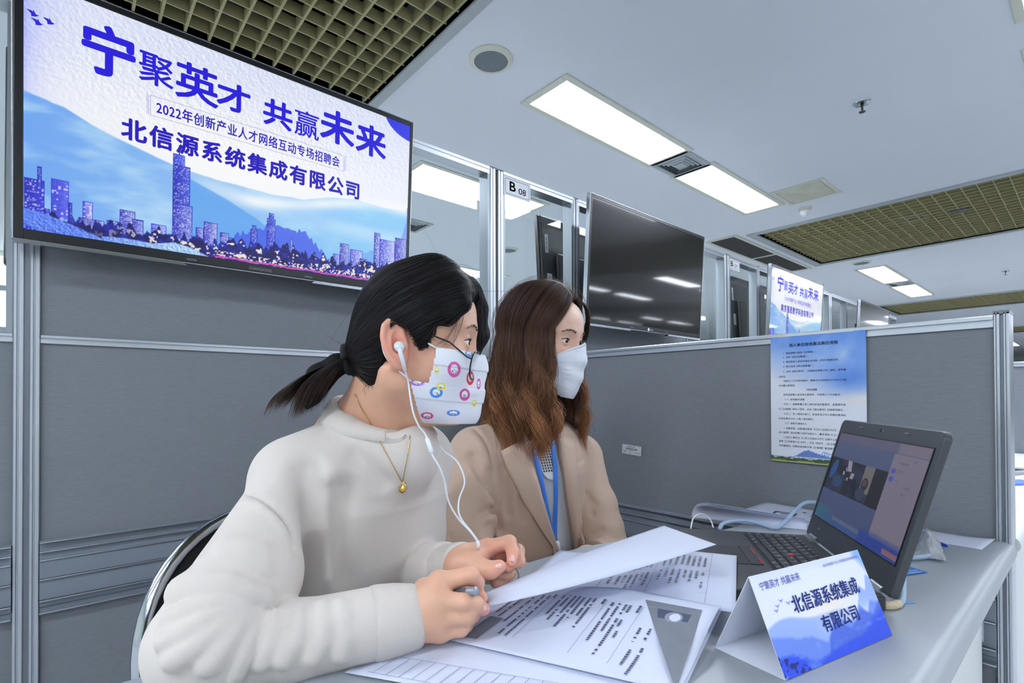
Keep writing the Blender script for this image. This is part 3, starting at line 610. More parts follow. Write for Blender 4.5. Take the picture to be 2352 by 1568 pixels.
# ------------------------------------------------------------------ loose sheets
def dashes(rnd, a, b, h, dens=0.86):
    """short strokes standing for a line of small print, from a to b"""
    x = a; out = []
    while x < b:
        w = h*rnd.uniform(0.5, 0.95)
        if rnd.random() < dens: out.append((x, min(b, x+w)))
        x += w+h*0.22
    return out
def sheet(name, label, fn, nu=20, nv=20, prints=None, cat='paper', group=None, m=PAPER, th=0.0004):
    """fn(u, v) -> point; prints: list of (polygon in (u, v), material index)"""
    mb = MB(); mb.grid(lambda u, v: tuple(fn(u, v)), nu, nv)
    o = mb.build(name, m, None, smooth=True, solid=th); tag(o, label, cat, group)
    if prints:
        p = MB()
        def lift(u, v, k):
            e = 1e-3; P = Vector(fn(u, v)); a = Vector(fn(u+e, v))-P; b = Vector(fn(u, v+e))-P; n_ = a.cross(b).normalized()
            if n_.z < 0: n_ = -n_
            return tuple(P+n_*(0.0005+0.00009*k))
        for k, (poly, mi) in enumerate(prints): p.add([lift(u, v, 1+min(k, 9)) for u, v in poly], [tuple(range(len(poly)))], mi)
        p.build('print', [INK, INK_L, INK_G, PAPER], o)
    return o
def rect(u0, u1, v0, v1): return [(u0, v0), (u1, v0), (u1, v1), (u0, v1)]
def flat_sheet(o, a, b, z, wob=0.0, seed=0):
    o, a, b = Vector((o[0], o[1], 0)), Vector((a[0], a[1], 0)), Vector((b[0], b[1], 0))
    def f(u, v):
        p = o+a*u+b*v; return Vector((p.x, p.y, z+wob*(0.5+0.5*math.sin(u*4+seed)*math.cos(v*3.1+seed*2))))
    return f
A3 = Vector((.680, .346)); D1 = Vector((-.527, .85))*0.315; D2 = Vector((-.952, -.306))*0.272
rnd = random.Random(11)
# the page in front with the grey portrait block
pr = [([(0.298, 0.13), (0.055, 0.122), (0.005, 1.0)], 2), (rect(.215, .12, .232, .30)[:4], 0)]
pr = [([(0.298, 0.13), (0.055, 0.122), (0.005, 1.0)], 2), ([(.225, .215), (.085, .215), (.085, .355), (.20, .355)], 0)]
ov = [(.145+.036*math.cos(2*math.pi*k/18), .285+.062*math.sin(2*math.pi*k/18)) for k in range(18)]; pr.append((ov, 1))
ov = [(.14+.022*math.cos(2*math.pi*k/18), .285+.046*math.sin(2*math.pi*k/18)) for k in range(18)]; pr.append((ov, 3))
for u, a, b in ((.115, .44, .60), (.155, .42, .58)):
    for x, y in dashes(rnd, a, b, .05 if u < .13 else .02): pr.append((rect(u-.009, u+.009, x, y), 3))
for u, a, b in ((.705, .19, .83), (.448, .22, .86), (.282, .24, .88)): pr.append((rect(u-.0012, u+.0012, a, b), 1))
for u, a, b, h in ((.90, .2, .55, .022), (.865, .2, .6, .022), (.815, .25, .66, .024), (.775, .20, .82, .024), (.742, .20, .82, .024), (.715, .18, .24, .03), (.668, .19, .48, .022), (.64, .19, .55, .022), (.61, .2, .5, .022), (.585, .2, .62, .022), (.56, .22, .5, .022), (.53, .22, .46, .022), (.505, .22, .6, .022), (.46, .22, .30, .034), (.415, .25, .70, .024), (.385, .25, .58, .024), (.355, .25, .82, .024), (.335, .25, .35, .024), (.335, .4, .5, .024), (.325, .55, .62, .024), (.295, .23, .32, .034), (.245, .47, .62, .024), (.235, .68, .86, .024), (.205, .46, .58, .024), (.195, .66, .95, .024)):
    for x, y in dashes(rnd, a, b, h): pr.append((rect(u-.0055, u+.0055, x, y), 0))
pr.append((rect(.83, .90, .62, .93), 2))
k8 = 0.80
pA, pB, pD, pC = at_z(1655, 1392, .7795), at_z(1556, 1586, .7575), at_z(1190, 1338, .7565), at_z(1000, 1462, .756)
def p3_sheet(u, v):
    p = pA*(1-u)*(1-v)+pD*u*(1-v)+pB*(1-u)*v+pC*u*v; return Vector((p.x, p.y, .7560+.0235*(1-smoothstep(.35, 1.0, u))*(1-smoothstep(0, .95, v))))
sheet('paper_sheet', 'printed page with a grey portrait block, on top of the papers nearest the picture bottom', p3_sheet, 24, 24, pr)
# page behind it with a ruled table
pr = []; q_tr, q_tl, q_br = at_z(1692, 1275, .777), at_z(1285, 1260, .757), at_z(1690, 1409, .773)
def p2_sheet(u, v):
    p = q_tr+(q_tl-q_tr)*u+(q_br-q_tr)*v; s = smoothstep(.25, .60, u); return Vector((p.x, p.y, .7765-.002*v+(.7545-.7765)*s))
for u, a, b in ((.122, .02, .95), (.388, .03, .95), (.64, .03, .95), (.875, .03, .95)): pr.append((rect(u-.001, u+.001, a, b), 1))
for v, a, b in ((.05, .122, .875), (.40, .122, .875), (.78, .122, .875), (.95, .122, .875)): pr.append((rect(a, b, v-.0012, v+.0012), 1))
for u in (.15, .178, .205, .232, .26, .29, .32, .35, .415, .44, .47, .50, .53, .56, .60):
    for a, b in ((.12, .33), (.43, .43+rnd.uniform(.12, .3))):
        for x, y in dashes(rnd, a, b, .024, .8): pr.append((rect(u-.006, u+.006, x, y), 2))
sheet('paper_sheet', 'white page with a ruled printed table, lying between the raised sheet and the laptop', p2_sheet, 28, 20, pr)
# sheet under the front page with an empty table, and the stack below
pr = []
for k in range(14): u = .30+k*.047; pr.append((rect(u-.0012, u+.0012, .80, .97), 1))
pr.append((rect(.28, .93, .97, .973), 1)); pr.append((rect(.28, .93, .80, .803), 1))
sheet('paper_sheet', 'white page with an empty printed table, peeking out under the portrait page', flat_sheet(A3+D2*0.30, D1*1.012, D2*0.82, 0.7522, 0.0008, 5), 14, 14, pr)
sheet('paper_sheet', 'plain white sheet under the table page, right edge beside the folded name card', flat_sheet(A3-D2*0.045-D1*0.01, D1*0.98, D2*0.9, 0.7512, 0.0006, 2), 10, 10)
# raised page pinched by the hand
def bez(a, b, c, t): return a*(1-t)**2+b*(2*t*(1-t))+c*t*t
n0, nm, n1 = at_d(1122, 1391, .612), at_d(1345, 1346, .655), at_d(1645, 1250, .705)
f0, fm, f1 = at_d(1100, 1368, .650), at_d(1270, 1290, .760), at_d(1525, 1207, .87)
sheet('paper_sheet', 'raised white page held up by the hand of the person in the white sweater', lambda u, v: bez(n0, nm, n1, u)*(1-v)+bez(f0, fm, f1, u)*v+Vector((0, 0, 0.012*math.sin(math.pi*v)*math.sin(math.pi*u))), 26, 12, None)
# the folded stack and the sheets behind the laptop
def curl(z0):
    def f(u, v):
        a = Vector((1.120, .640, z0+.001)).lerp(Vector((1.205, .418, z0)), u)          # edge resting on the desk
        b = Vector((1.075, .575, z0+.047)).lerp(Vector((1.222, .417, z0+.016)), u)      # edge curled over towards the laptop
        p = a.lerp(b, v); p += Vector((.016, .020, .004))*(math.sin(math.pi*v)*(1-u*.75)); return p
    return f
sheet('paper_sheet', 'curled white page behind the laptop, lowest of the curled stack', curl(.7505), 16, 14)
sheet('paper_sheet', 'curled white page behind the laptop, middle of the curled stack', lambda u, v: curl(.7525)(u*.97+.015, v*.97)+Vector((.003, .004, 0)), 16, 14)
sheet('paper_sheet', 'curled white page behind the laptop, top of the curled stack', lambda u, v: curl(.7545)(u*.95+.03, v*.94)+Vector((.006, .008, .0005)), 16, 14)
pr = [([(.40, .30), (.60, .26), (.63, .48), (.42, .52)], 0), ([(.51+.07*math.cos(2*math.pi*k/14), .39+.085*math.sin(2*math.pi*k/14)) for k in range(14)], 3), ([(.52+.04*math.cos(2*math.pi*k/14), .39+.05*math.sin(2*math.pi*k/14)) for k in range(14)], 1)]
for u, v in ((.3, .3), (.3, .42), (.22, .35), (.68, .4), (.74, .5), (.7, .6), (.62, .62), (.15, .3)): pr.append((rect(u-.02, u+.02, v-.012, v+.012), 0))
sheet('paper_sheet', 'printed page with a small dark portrait, behind the left edge of the laptop lid', lambda u, v: Vector((1.20+.20*u+.01*v, .60-.22*v-.02*u, .7518+.008*(1-v)*u)), 12, 12, pr)
sheet('paper_sheet', 'white sheet with a creased corner, right of the laptop against the divider', lambda u, v: Vector((1.395-.10*u+.0*v, .33-.19*v+.04*u*v-.03*u, .7506+.004*max(0, v-.8)*5*(1-u))), 14, 14)
# ------------------------------------------------------------------ folded name card
t = thing('name_card', 'folded white and blue desk name card standing in front of the laptop', 'name card', (0, 0, 0))
FL, FR, BL_, BR_, AL, AR = [Vector(p) for p in ((.555, .214, .7508), (.756, .169, .7508), (.566, .295, .7508), (.767, .250, .7508), (.5515, .2495, .8475), (.7565, .2045, .8455))]
def card_pic(u, v):
    C = np.zeros(u.shape+(3,)); C[:] = (232, 236, 250); C = lerp(C, (246, 248, 255), np.exp(-(((u-.5)/.35)**2+((v-.55)/.25)**2)))
    C = lerp(C, (214, 222, 250), (v-.9)*6)
    m1 = .46+.06*np.sin(u*5+.5)+.03*np.sin(u*13)+.25*np.clip(u-.78, 0, 1); m1 = np.where(u > .8, .52+.9*(u-.8)+.05*np.sin(u*60), m1)
    C = lerp(C, (150, 178, 246), np.clip((m1-v)*30, 0, 1)*.9)
    C = lerp(C, (252, 240, 226), np.exp(-(((u-.55)/.16)**2+((v-.50)/.08)**2))*.8)
    C = lerp(C, (228, 236, 252), np.exp(-((v-.33)/.09)**2)*np.clip(np.sin((u-.35)*4), 0, 1)*.8)
    m2 = np.interp(u, [0, .1, .2, .32, .42, .5, .56, .63, .72, .8, .86, .92, 1], [.42, .38, .33, .30, .2, .34, .40, .33, .30, .44, .34, .46, .40])+.03*(fbm(u*20, v*0+1, 3, 4)-.5)
    C = lerp(C, (96, 130, 238), np.clip((m2-v)*26, 0, 1)*.75)
    C = lerp(C, (66, 98, 222), np.clip((np.interp(u, [.38, .45, .55, .66, .72, .8, .9, 1], [0, .24, .36, .24, .30, .40, .3, .42])-v)*26, 0, 1)*(u > .38)*.7)
    C = lerp(C, (44, 84, 236), np.clip((np.interp(u, [0, .12, .3, .42, .6, .78, .86, 1], [.22, .20, .06, .10, .13, .16, .26, .34])+.05*(fbm(u*24, v*24, 3, 6)-.5)-v)*22, 0, 1))
    C = lerp(C, (120, 160, 250), np.clip(fbm(u*12, v*9, 3, 8)-.55, 0, 1)*3*(v < .22))
    C = lerp(C, (120, 170, 250), np.clip((u-.90+.2*(1-v)*0+.35*np.clip(v-.95, -1, 0))*18, 0, 1)*(v > .45)*.8)
    tr = (fbm(u*40, v*30, 3, 12) > .56)*(v < .26-u*1.1); C = lerp(C, (16, 24, 120), tr*.9)
    return np.clip(C, 0, 255)
PRINT = mat('printed_card', None, 0.45, attr='Col')
nrm = (FR-FL).cross(AL-FL).normalized()
face = painted('printed_face', lambda u, v: np.stack([FL[i]*(1-u)*(1-v)+FR[i]*u*(1-v)+AL[i]*(1-u)*v+AR[i]*u*v+nrm[i]*0.0004 for i in range(3)], -1), 220, 120, card_pic, PRINT, t)
CARD = mat('white_card', S(226, 230, 242), 0.6)
MB().add([FL, FR, AR, AL], [(0, 1, 2, 3)]).build('front_panel', CARD, t, solid=0.0006)
MB().add([AL, AR, BR_, BL_], [(0, 1, 2, 3)]).build('back_panel', CARD, t, solid=0.0006)
MB().add([FL, FR, BR_, BL_], [(0, 1, 2, 3)]).build('base_panel', CARD, t, solid=0.0004)
MF = Matrix.Identity(4)
ex = (FR-FL); ey = (AL-FL)
def on_card(mb, body, u0, u1, v0, v1, mi, bold=0.01):
    q = MB(); fit_text(q, body, u0, u1, v0, v1, 0, 0, bold)
    mb.add([tuple(FL+ex*p[0]+ey*p[1]+nrm*0.0009) for p in q.v], q.f, mi)
L = MB(); on_card(L, '北信源系统集成', .245, .865, .535, .715, 0, .014); on_card(L, '有限公司', .425, .765, .27, .44, 0, .014)
on_card(L, '宁聚英才 共赢未来', .05, .39, .84, .925, 1, .006); on_card(L, '2022年创新产业人才网络互动专场招聘会', .62, .975, .90, .935, 1)
for cx, cyy in ((.13, .66), (.17, .70), (.22, .66), (.11, .62)):
    L.add([tuple(FL+ex*(cx+a)+ey*(cyy+b)+nrm*0.0009) for a, b in ((-.02, .02), (0, -.02), (.022, .015), (0, .004))], [(0, 1, 2, 3)], 1)
L.build('lettering', [mat('card_ink', S(58, 78, 168), 0.6), mat('card_ink_pale', S(150, 156, 232), 0.6)], face)
# ------------------------------------------------------------------ poster and asset sticker on the divider
PW, PH = 0.214, 0.322
t = thing('poster', 'blue and white instruction poster taped to the right divider above the laptop', 'poster', (1.4020, .571, .870), (math.pi/2, 0, -math.pi/2))
def poster_z(x, y): return 0.0012+0.0035*math.exp(-((x-PW)/.02)**2-((y-PH)/.02)**2)+0.003*math.exp(-y/.05)*(x/PW)
def poster_pic(u, v):
    C = np.zeros(u.shape+(3,)); C[:] = (226, 230, 242)
    s = np.clip((v-.52+0.28*(1-u)*0-.10*(1-u)+.0)*3.0, 0, 1); s = np.clip((v-(.60+.10*np.sin(u*2.2+2.6)-.05*u))*2.8, 0, 1)
    C = lerp(C, (120, 164, 234), s); C = lerp(C, (86, 138, 226), np.clip((v-.86)*4, 0, 1)+np.exp(-(((u-.85)/.25)**2+((v-.66)/.10)**2))*.9)
    C = lerp(C, (214, 226, 246), np.clip(fbm(u*3+v*2, v*4-u*3, 4, 3)-.5, 0, 1)*1.6*s)
    C = lerp(C, (240, 232, 224), np.exp(-(((u-.95)/.18)**2+((v-.50)/.04)**2))*.8)
    mt = .040+.052*np.exp(-((u-.40)/.10)**2)+.030*np.exp(-((u-.56)/.14)**2)+.004*(fbm(u*40, v*0, 3, 5)-.5)
    C = lerp(C, (92, 124, 198), (v < mt)*.9); C = lerp(C, (206, 218, 236), (v < .045)*1.0); C = lerp(C, (56, 66, 70), ((v < .040+.02*(fbm(u*30, v*0, 3, 15)-.5))*(v > .034))*.6)
    tr = (v < .030+.028*(fbm(u*24, v*8, 3, 8)-.3))*(v > .012); C = lerp(C, (60, 84, 44), tr*.95); C = lerp(C, (150, 164, 60), (v < .014+.004*np.sin(u*20))*1.0); C = lerp(C, (226, 230, 226), (v < .004)*.8)
    return np.clip(C, 0, 255)
painted('sheet', lambda u, v: np.stack([u*PW, v*PH, np.vectorize(poster_z)(u*PW, v*PH)], -1), 110, 160, poster_pic, PRINT, t, True)
L = MB(); cw = .0061
rows_ = [(.30, .858, '1.  微信搜索小程序【云智聘】；'), (.30, .826, '2.  选择【单位招聘通】；'), (.30, .789, '3.  填写联系人姓名与身份证号码，并进行脸部识别；'), (.30, .752, '4.  再次选择【单位招聘通】；'), (.30, .712, '5.  点击【展位激活】，扫描展位屏幕上的二维码，即可激'),
 (.09, .672, '活成功。'), (.145, .637, '*按照以上方式现场操作，需单位已在原网办大厅进行升级，'), (.09, .600, '并设置过管理员。'), (.40, .566, '*特别提醒'), (.145, .527, '若到场招聘人员非单位管理员，可按照以下方式解决：'), (.145, .489, '（一）现场操作流程'), (.145, .452, '方式一：拍摄屏幕上的二维码发送至管理员，由管理员通'), (.09, .413, '过【云智聘】微信小程序，点击【展位激活】扫描激活展位。'), (.145, .375, '方式二：至二楼经办窗口，咨询在场工作人员展位激活码，'), (.09, .337, '在预定展位 PAD 上输入激活展位。'), (.145, .300, '（二）提前开通经办人'), (.145, .260, '1. 招聘会前，由管理员登录【江苏人社网办大厅】-【经'), (.09, .225, '办人管理】添加招聘人员作为经办人（最多添加 10 人）；'), (.145, .188, '2. 经办人需先在【江苏人社网办大厅】注册个人账号，'), (.09, .155, '登录【江苏智慧人社 APP】，点击【我的】-【企业服务】'), (.09, .120, '并设置密码，招聘会现场即可用【云智聘】激活展位。')]
for u, v, s_ in rows_:
    q = MB(); text_at(q, s_, 0, 0, cw*.92, 0, 0, 0.004); x1 = u*PW if not s_[0].isdigit() else .145*PW
    k = min(1.0, (PW*.90-x1)/max(p[0] for p in q.v)); L.add([(x1+p[0]*k, v*PH+p[1], poster_z(x1+p[0]*k, v*PH)+.0004) for p in q.v], q.f, 0)
q = MB(); text_at(q, '用人单位现场激活展位流程', 0, 0, .0092, 0, 0, 0.018); L.add([(.215*PW+p[0], .915*PH+p[1], poster_z(.1, .3)+.0004) for p in q.v], q.f, 1)
for k in range(4):
    a = k*.006; L.tube([(PW*.59+a*.8+.010*math.cos(R_(200-j*18))*.6, PH*.045+.014*math.sin(R_(180-j*18))*(1-.1*k)+.003, .0018) for j in range(8)], .0009, 5, 2)
L.build('lettering', [mat('poster_ink', S(62, 72, 110), 0.7), mat('poster_ink_bold', S(24, 28, 50), 0.7), mat('poster_blue', S(74, 140, 214), 0.6)], t)
t = thing('asset_sticker', 'small white barcode sticker on the right divider beside the brown haired woman', 'sticker', (1.4065, 1.055, .849), (math.pi/2, R_(4), -math.pi/2))
MB().box(0, .076, 0, .031, 0, .0005).build('label', mat('white_sticker', None), t, bevel=.001)
q = MB(); x = .012; rr = random.Random(4)
while x < .062: w = rr.choice((.0008, .0014, .002)); q.box(x, x+w, .0155, .0215, .0005, .0007); x += w+rr.choice((.0008, .0014))
for a, b, c_ in ((.02, .05, .0245), (.024, .048, .0125), (.006, .02, .0095), (.05, .07, .0075), (.006, .016, .006), (.03, .036, .006)):
    for s0, s1 in dashes(rr, a, b, .0022): q.box(s0, s1, c_, c_+.0018, .0005, .0007)
for a, b, c_, d in ((.004, .072, .003, .0034), (.004, .072, .0275, .0279), (.004, .0044, .003, .0279), (.0716, .072, .003, .0279)): q.box(a, b, c_, d, .0005, .0007)
q.build('barcode', mat('sticker_ink', None), t)
# ------------------------------------------------------------------ laptop
LAPDISP = mat('laptop_display', None, 0.3, attr='Col', attr_emis=0.6, spec=0.4)
GRAPH = mat('laptop_graphite', S(52, 55, 60), 0.42, noise=.03, nscale=900); GRAPH_D = mat('laptop_keys', S(34, 36, 40), 0.42); LIDM = mat('laptop_lid', S(62, 66, 72), 0.38)
t = thing('laptop', 'open dark grey laptop on the desk facing the two women', 'laptop', (.958, .284, .772), (0, 0, R_(-143.77)))
W2, DP = .165, .238
m = MB(); pts = []
for cx, cyy, a0 in ((W2-.012, -.006, 0), (-W2+.012, -.006, 90), (-W2+.014, -DP+.014, 180), (W2-.014, -DP+.014, 270)):
    for k in range(5): an = R_(a0+22.5*k); rr_ = .006 if a0 < 100 else .014; pts.append((cx+rr_*math.cos(an), cyy+rr_*math.sin(an)))
m.prism(pts, -.0205, -.002); m.build('base', GRAPH, t, bevel=.0025)
kb = MB().box(-.140, .140, -.118, -.022, -.0028, -.0012).build('keyboard', mat('keyboard_well', S(18, 19, 21), .5), t)
LEG = mat('key_legend', S(190, 194, 198), .6); rr = random.Random(8)
def key(x0, x1, y0, y1, leg=True):
    k = MB(); a = .0012; z1 = .0016
    P = [(x0+a*.4, y0+a*.4), (x1-a*.4, y0+a*.4), (x1-a*.4, y1-a*.4), (x0+a*.4, y1-a*.4)]; Q = [(x0+a*1.6, y0+a*2.0), (x1-a*1.6, y0+a*2.0), (x1-a*1.6, y1-a*1.2), (x0+a*1.6, y1-a*1.2)]
    k.add([(x, y, -.0012) for x, y in P]+[(x, y, z1) for x, y in Q], [(i, (i+1) % 4, 4+(i+1) % 4, 4+i) for i in range(4)]+[(4, 5, 6, 7)])
    if leg:
        cx, cyy = x0+.006, y1-.0055
        k.poly([(cx-.0012, cyy-.0014, z1+.00012), (cx+.0014, cyy-.0014, z1+.00012), (cx+.0014, cyy+.0012, z1+.00012), (cx-.0012, cyy+.0012, z1+.00012)], 1)
        if rr.random() < .5: k.poly([(cx+.004, cyy-.005, z1+.00012), (cx+.0062, cyy-.005, z1+.00012), (cx+.0062, cyy-.0032, z1+.00012), (cx+.004, cyy-.0032, z1+.00012)], 1)
    k.build('key', [GRAPH_D, LEG], kb)
u_ = .280/15
for n_, (wlist, y1, hh) in enumerate((([.9375]*16, -.024, .010), ([1]*13+[2], -.036, .0165), ([1.5]+[1]*12+[1.5], -.0528, .0165), ([1.8]+[1]*11+[2.2], -.0696, .0165), ([2.3]+[1]*10+[2.7], -.0864, .0165))):
    x = -.140
    for w in wlist: key(x, x+w*u_, y1-hh, y1, True); x += w*u_
x = -.140
for w in (1, 1.1, 1, 1.1, 5.2, 1.1, 1, 1.1, .8, .8, .8): key(x, x+w*u_, -.1165, -.1032, w < 4); x += w*u_
RED = mat('red_plastic', S(206, 40, 52), .5)
MB().lathe([(.0042, -.001), (.0045, .0018), (.003, .0032), (0, .0034)], 16, 0, Matrix.Translation((-.006, -.0705, 0))).build('pointing_stick', RED, t, smooth=True, sharp=60)
for x in (-.035, .016): MB().box(x, x+.030, -.1285, -.1265, -.002, .0002).build('button_stripe', RED, t)
MB().box(-.050, .050, -.145, -.126, -.002, -.0004).build('button', GRAPH_D, t, bevel=.001)
MB().box(-.050, .050, -.205, -.147, -.002, -.0008).build('touchpad', mat('touchpad', S(46, 48, 53), .35), t, bevel=.0006)
for x in (-.125, .125):
    m = MB(); m.tube([(x-.017, .003, .001), (x+.017, .003, .001)], .0055, 14); m.box(x-.017, x+.017, -.012, .003, -.003, .0035); m.build('hinge', mat('hinge_metal', S(168, 172, 176), .3, .8), t, smooth=True, sharp=40)
lid = bpy.data.objects.new('lid', None); 
TL_ = R_(16.79); H2 = .232
LM = Matrix.Rotation(-TL_, 4, 'X')    # lid frame: x across, z up the lid, y backwards
m = MB(); pts = []; r = .012
for cx, cz, a0 in ((W2-r, H2-r, 0), (-W2+r, H2-r, 90), (-W2+.006, .006, 180), (W2-.006, .006, 270)):
    rr_ = r if a0 < 100 else .006
    for k in range(6): an = R_(a0+18*k); pts.append((cx+rr_*math.cos(an), cz+rr_*math.sin(an)))
n = len(pts); m.add([(x, 0, z) for x, z in pts]+[(x, .011, z) for x, z in pts], [tuple(range(n-1, -1, -1))[::-1], tuple(range(n, 2*n))[::-1]]+[(i, n+i, n+(i+1) % n, (i+1) % n) for i in range(n)], 0, LM)
lid = m.build('lid', LIDM, t, bevel=.002)
def lap_pic(u, v):
    C = np.zeros(u.shape+(3,)); C[:] = (74, 86, 126); C = lerp(C, (88, 98, 136), v); 
    band = (v > .34)*(v < .72)*(u < .70); C = lerp(C, (52, 58, 80), band*1.0)
    C = lerp(C, (30, 34, 50), band*np.clip(fbm(u*14, v*10, 3, 2)-.4, 0, 1)*4)
    C = lerp(C, (44, 92, 160), ((u-.07)**2/.0016+(v-.58-1.2*(u-.07))**2/.010 < 1)*.9); C = lerp(C, (48, 96, 160), ((u-.16)**2/.004+(v-.46)**2/.004 < 1)*.5)
    for a, b, w, h, s_ in ((.27, .66, .025, .055, .9), (.33, .57, .02, .03, -.4), (.22, .57, .012, .02, .5), (.28, .52, .01, .014, .2), (.24, .62, .008, .02, 1)):
        C = lerp(C, (168, 160, 178), ((np.abs((u-a)+(v-b)*.25*s_) < w)*(np.abs(v-b) < h))*.95)
    win = (u > .455)*(u < .565)*(v > .44)*(v < .72); C = lerp(C, (120, 116, 118), win*1.0); C = lerp(C, (36, 36, 44), band*(u > .565)); C = lerp(C, (46, 50, 60), ((u-.50)**2/.0014+(v-.53)**2/.0045 < 1)*1.0); C = lerp(C, (96, 80, 84), ((u-.495)**2/.0005+(v-.545)**2/.0012 < 1)*1.0); C = lerp(C, (58, 66, 92), ((u-.48)**2/.003+(v-.42)**2/.004 < 1)*1.0)
    C = lerp(C, (104, 100, 126), (v > .90)*.85); C = lerp(C, (126, 118, 138), (v > .90)*(u > .72)*1.0)
    pan = (u > .70)*(v > .10)*(v < .90); C = lerp(C, (134, 126, 146), pan*1.0)
    for a in (.735, .735): 
        for b in (.74, .665): C = lerp(C, (78, 92, 196), (((u-.735)/.020)**2+((v-b)/.026)**2 < 1)*1.0)
    for a, b, w in ((.80, .82, .05), (.79, .755, .035), (.79, .735, .03), (.785, .665, .025), (.90, .62, .02), (.88, .56, .02), (.77, .145, .03), (.85, .135, .045), (.95, .14, .02), (.9, .86, .02)): C = lerp(C, (112, 104, 130), (np.abs(u-a) < w)*(np.abs(v-b) < .007)*(fbm(u*160, v*60, 2, 4) > .4)*.9)
    C = lerp(C, (62, 88, 150), (v < .10)*1.0); C = lerp(C, (56, 112, 132), (v < .16)*(u < .25)*np.clip(1-u*3, 0, 1)); C = lerp(C, (112, 118, 140), (v > .06)*(v < .10)*(u > .25)*(u < .62)*.7); C = lerp(C, (44, 70, 160), (v < .16)*(u > .60)*.9*np.clip((.16-v)*14, 0, 1)); C = lerp(C, (170, 110, 108), (v > .025)*(v < .07)*(u > .86)*.8)
    return np.clip(C, 0, 255)
su0, su1, sv0, sv1 = -W2+.012, W2-.012, .042, .206
scr = painted('screen', lambda u, v: np.stack([(su0+(su1-su0)*u), v*0-.0003-(sv0+(sv1-sv0)*v)*0, (sv0+(sv1-sv0)*v)], -1)@np.array(LM.to_3x3()).T, 260, 150, lap_pic, LAPDISP, lid)
m = MB()
for a, b, c_, d in ((su0-.0015, su1+.0015, sv1, sv1+.0015), (su0-.0015, su1+.0015, sv0-.0015, sv0), (su0-.0015, su0, sv0, sv1), (su1, su1+.0015, sv0, sv1)): m.box(a, b, -.0012, .0002, c_, d, 0, LM)
m.build('screen_edge', BLACK, lid)
for x in (-.075, .075): MB().box(x-.008, x+.008, -.0016, .0, .2195, .2225, 0, LM).build('rubber_bumper', mat('bumper', S(92, 96, 102), .6), lid, bevel=.0008)
m = MB(); m.lathe([(.0032, 0), (.0032, .0006), (0, .0006)], 14, 0, LM @ Matrix.Translation((-.006, 0, .221)) @ Matrix.Rotation(math.pi/2, 4, 'X')); m.build('webcam', BLACK, lid)
MB().box(.0018, .0028, -.0006, 0, .2205, .2215, 0, LM).build('indicator_light', mat('green_led', (0, .2, 0), .5, emis=S(90, 220, 110), estr=1.2), lid)
MB().box(-.118, -.106, -.0006, 0, .0215, .0245, 0, LM).build('badge', mat('badge_silver', S(140, 144, 148), .35, .7), lid)
# ------------------------------------------------------------------ cables, pens, small things on the desk
CABLE = mat('blue_grey_cable', S(158, 182, 208), .5); WHITE_C = mat('white_cable', S(222, 224, 222), .5)
def smooth_path(P, n=8):
    P = [Vector(p) for p in P]; out = []
    for i in range(len(P)-1):
        a, b, c_, d = P[max(i-1, 0)], P[i], P[i+1], P[min(i+2, len(P)-1)]
        for k in range(n):
            s = k/n; out.append(.5*((2*b)+(c_-a)*s+(2*a-5*b+4*c_-d)*s*s+(3*b-a-3*c_+d)*s**3))
    return out+[P[-1]]
z = .7555
cp = [(1.060, .540, z+.0), (1.09, .545, z+.006), (1.13, .52, z+.010), (1.150, .49, z+.004), (1.155, .462, z), (1.19, .455, z+.012), (1.235, .45, z+.030), (1.275, .44, z+.042), (1.31, .40, z+.036), (1.325, .35, z+.025), (1.315, .295, z+.030), (1.290, .255, z+.018), (1.245, .222, z+.004), (1.200, .200, z), (1.15, .205, z), (1.10, .232, z), (1.075, .245, z), (1.03, .232, z+.002), (.985, .213, z+.02), (.955, .2, z+.018), (.905, .189, z+.004), (.868, .184, z), (.843, .192, z), (.835, .21, z)]
t = MB().tube(smooth_path(cp), .0042, 10).build('network_cable', CABLE, None, smooth=True); tag(t, 'blue grey network cable looping behind and around the laptop', 'cable')
t = MB().tube(smooth_path([(.862, .185, z), (.846, .190, z), (.838, .206, z), (.846, .222, z)]), .0056, 10).build('frayed_sleeve', mat('frayed_tape', S(206, 190, 160), .8, noise=.2, nscale=300), None, smooth=True); tag(t, 'frayed beige tape wrapped on the cable below the laptop corner', 'tape')
t = MB().tube(smooth_path([(1.02, .585, .752), (1.045, .592, .772), (1.075, .588, .776), (1.085, .575, .765), (1.07, .56, .752)]), .0016, 8).build('white_cable', WHITE_C, None, smooth=True); tag(t, 'thin white cable loop behind the left edge of the laptop base', 'cable')
t = thing('ballpoint_pen', 'blue ballpoint pen with a white clip on the sheet right of the laptop', 'pen', (1.333, .272, .760)); dr = (Vector((1.246, .190, .7565))-Vector((1.333, .272, .760))).normalized()
BLUEP = mat('blue_plastic', S(32, 62, 200), .35)
MB().tube([dr*0, dr*.085], .0042, 12).build('barrel', BLUEP, t, smooth=True, sharp=50)
MB().tube([dr*.083, dr*.098], .0052, 12).build('grip_ring', mat('white_plastic', None), t, smooth=True, sharp=50)
MB().tube([dr*.098, dr*.112, dr*.118], [.0036, .0026, .0008], 12).build('tip', BLUEP, t, smooth=True, sharp=50)
t = MB().grid(lambda u, v: (1.335-.05*u+.0*v, .315-.075*v-.02*u, .7575+.02*math.sin(math.pi*u)*math.sin(math.pi*min(1, v*1.05))), 12, 12).build('pouch', mat('deep_blue_film', S(24, 44, 170), .4), None, smooth=True, solid=.0006); tag(t, 'deep blue plastic pouch under the cable right of the laptop', 'pouch')
rb = random.Random(3); PB = [[rb.uniform(-.004, .004) for _ in range(20)] for _ in range(20)]
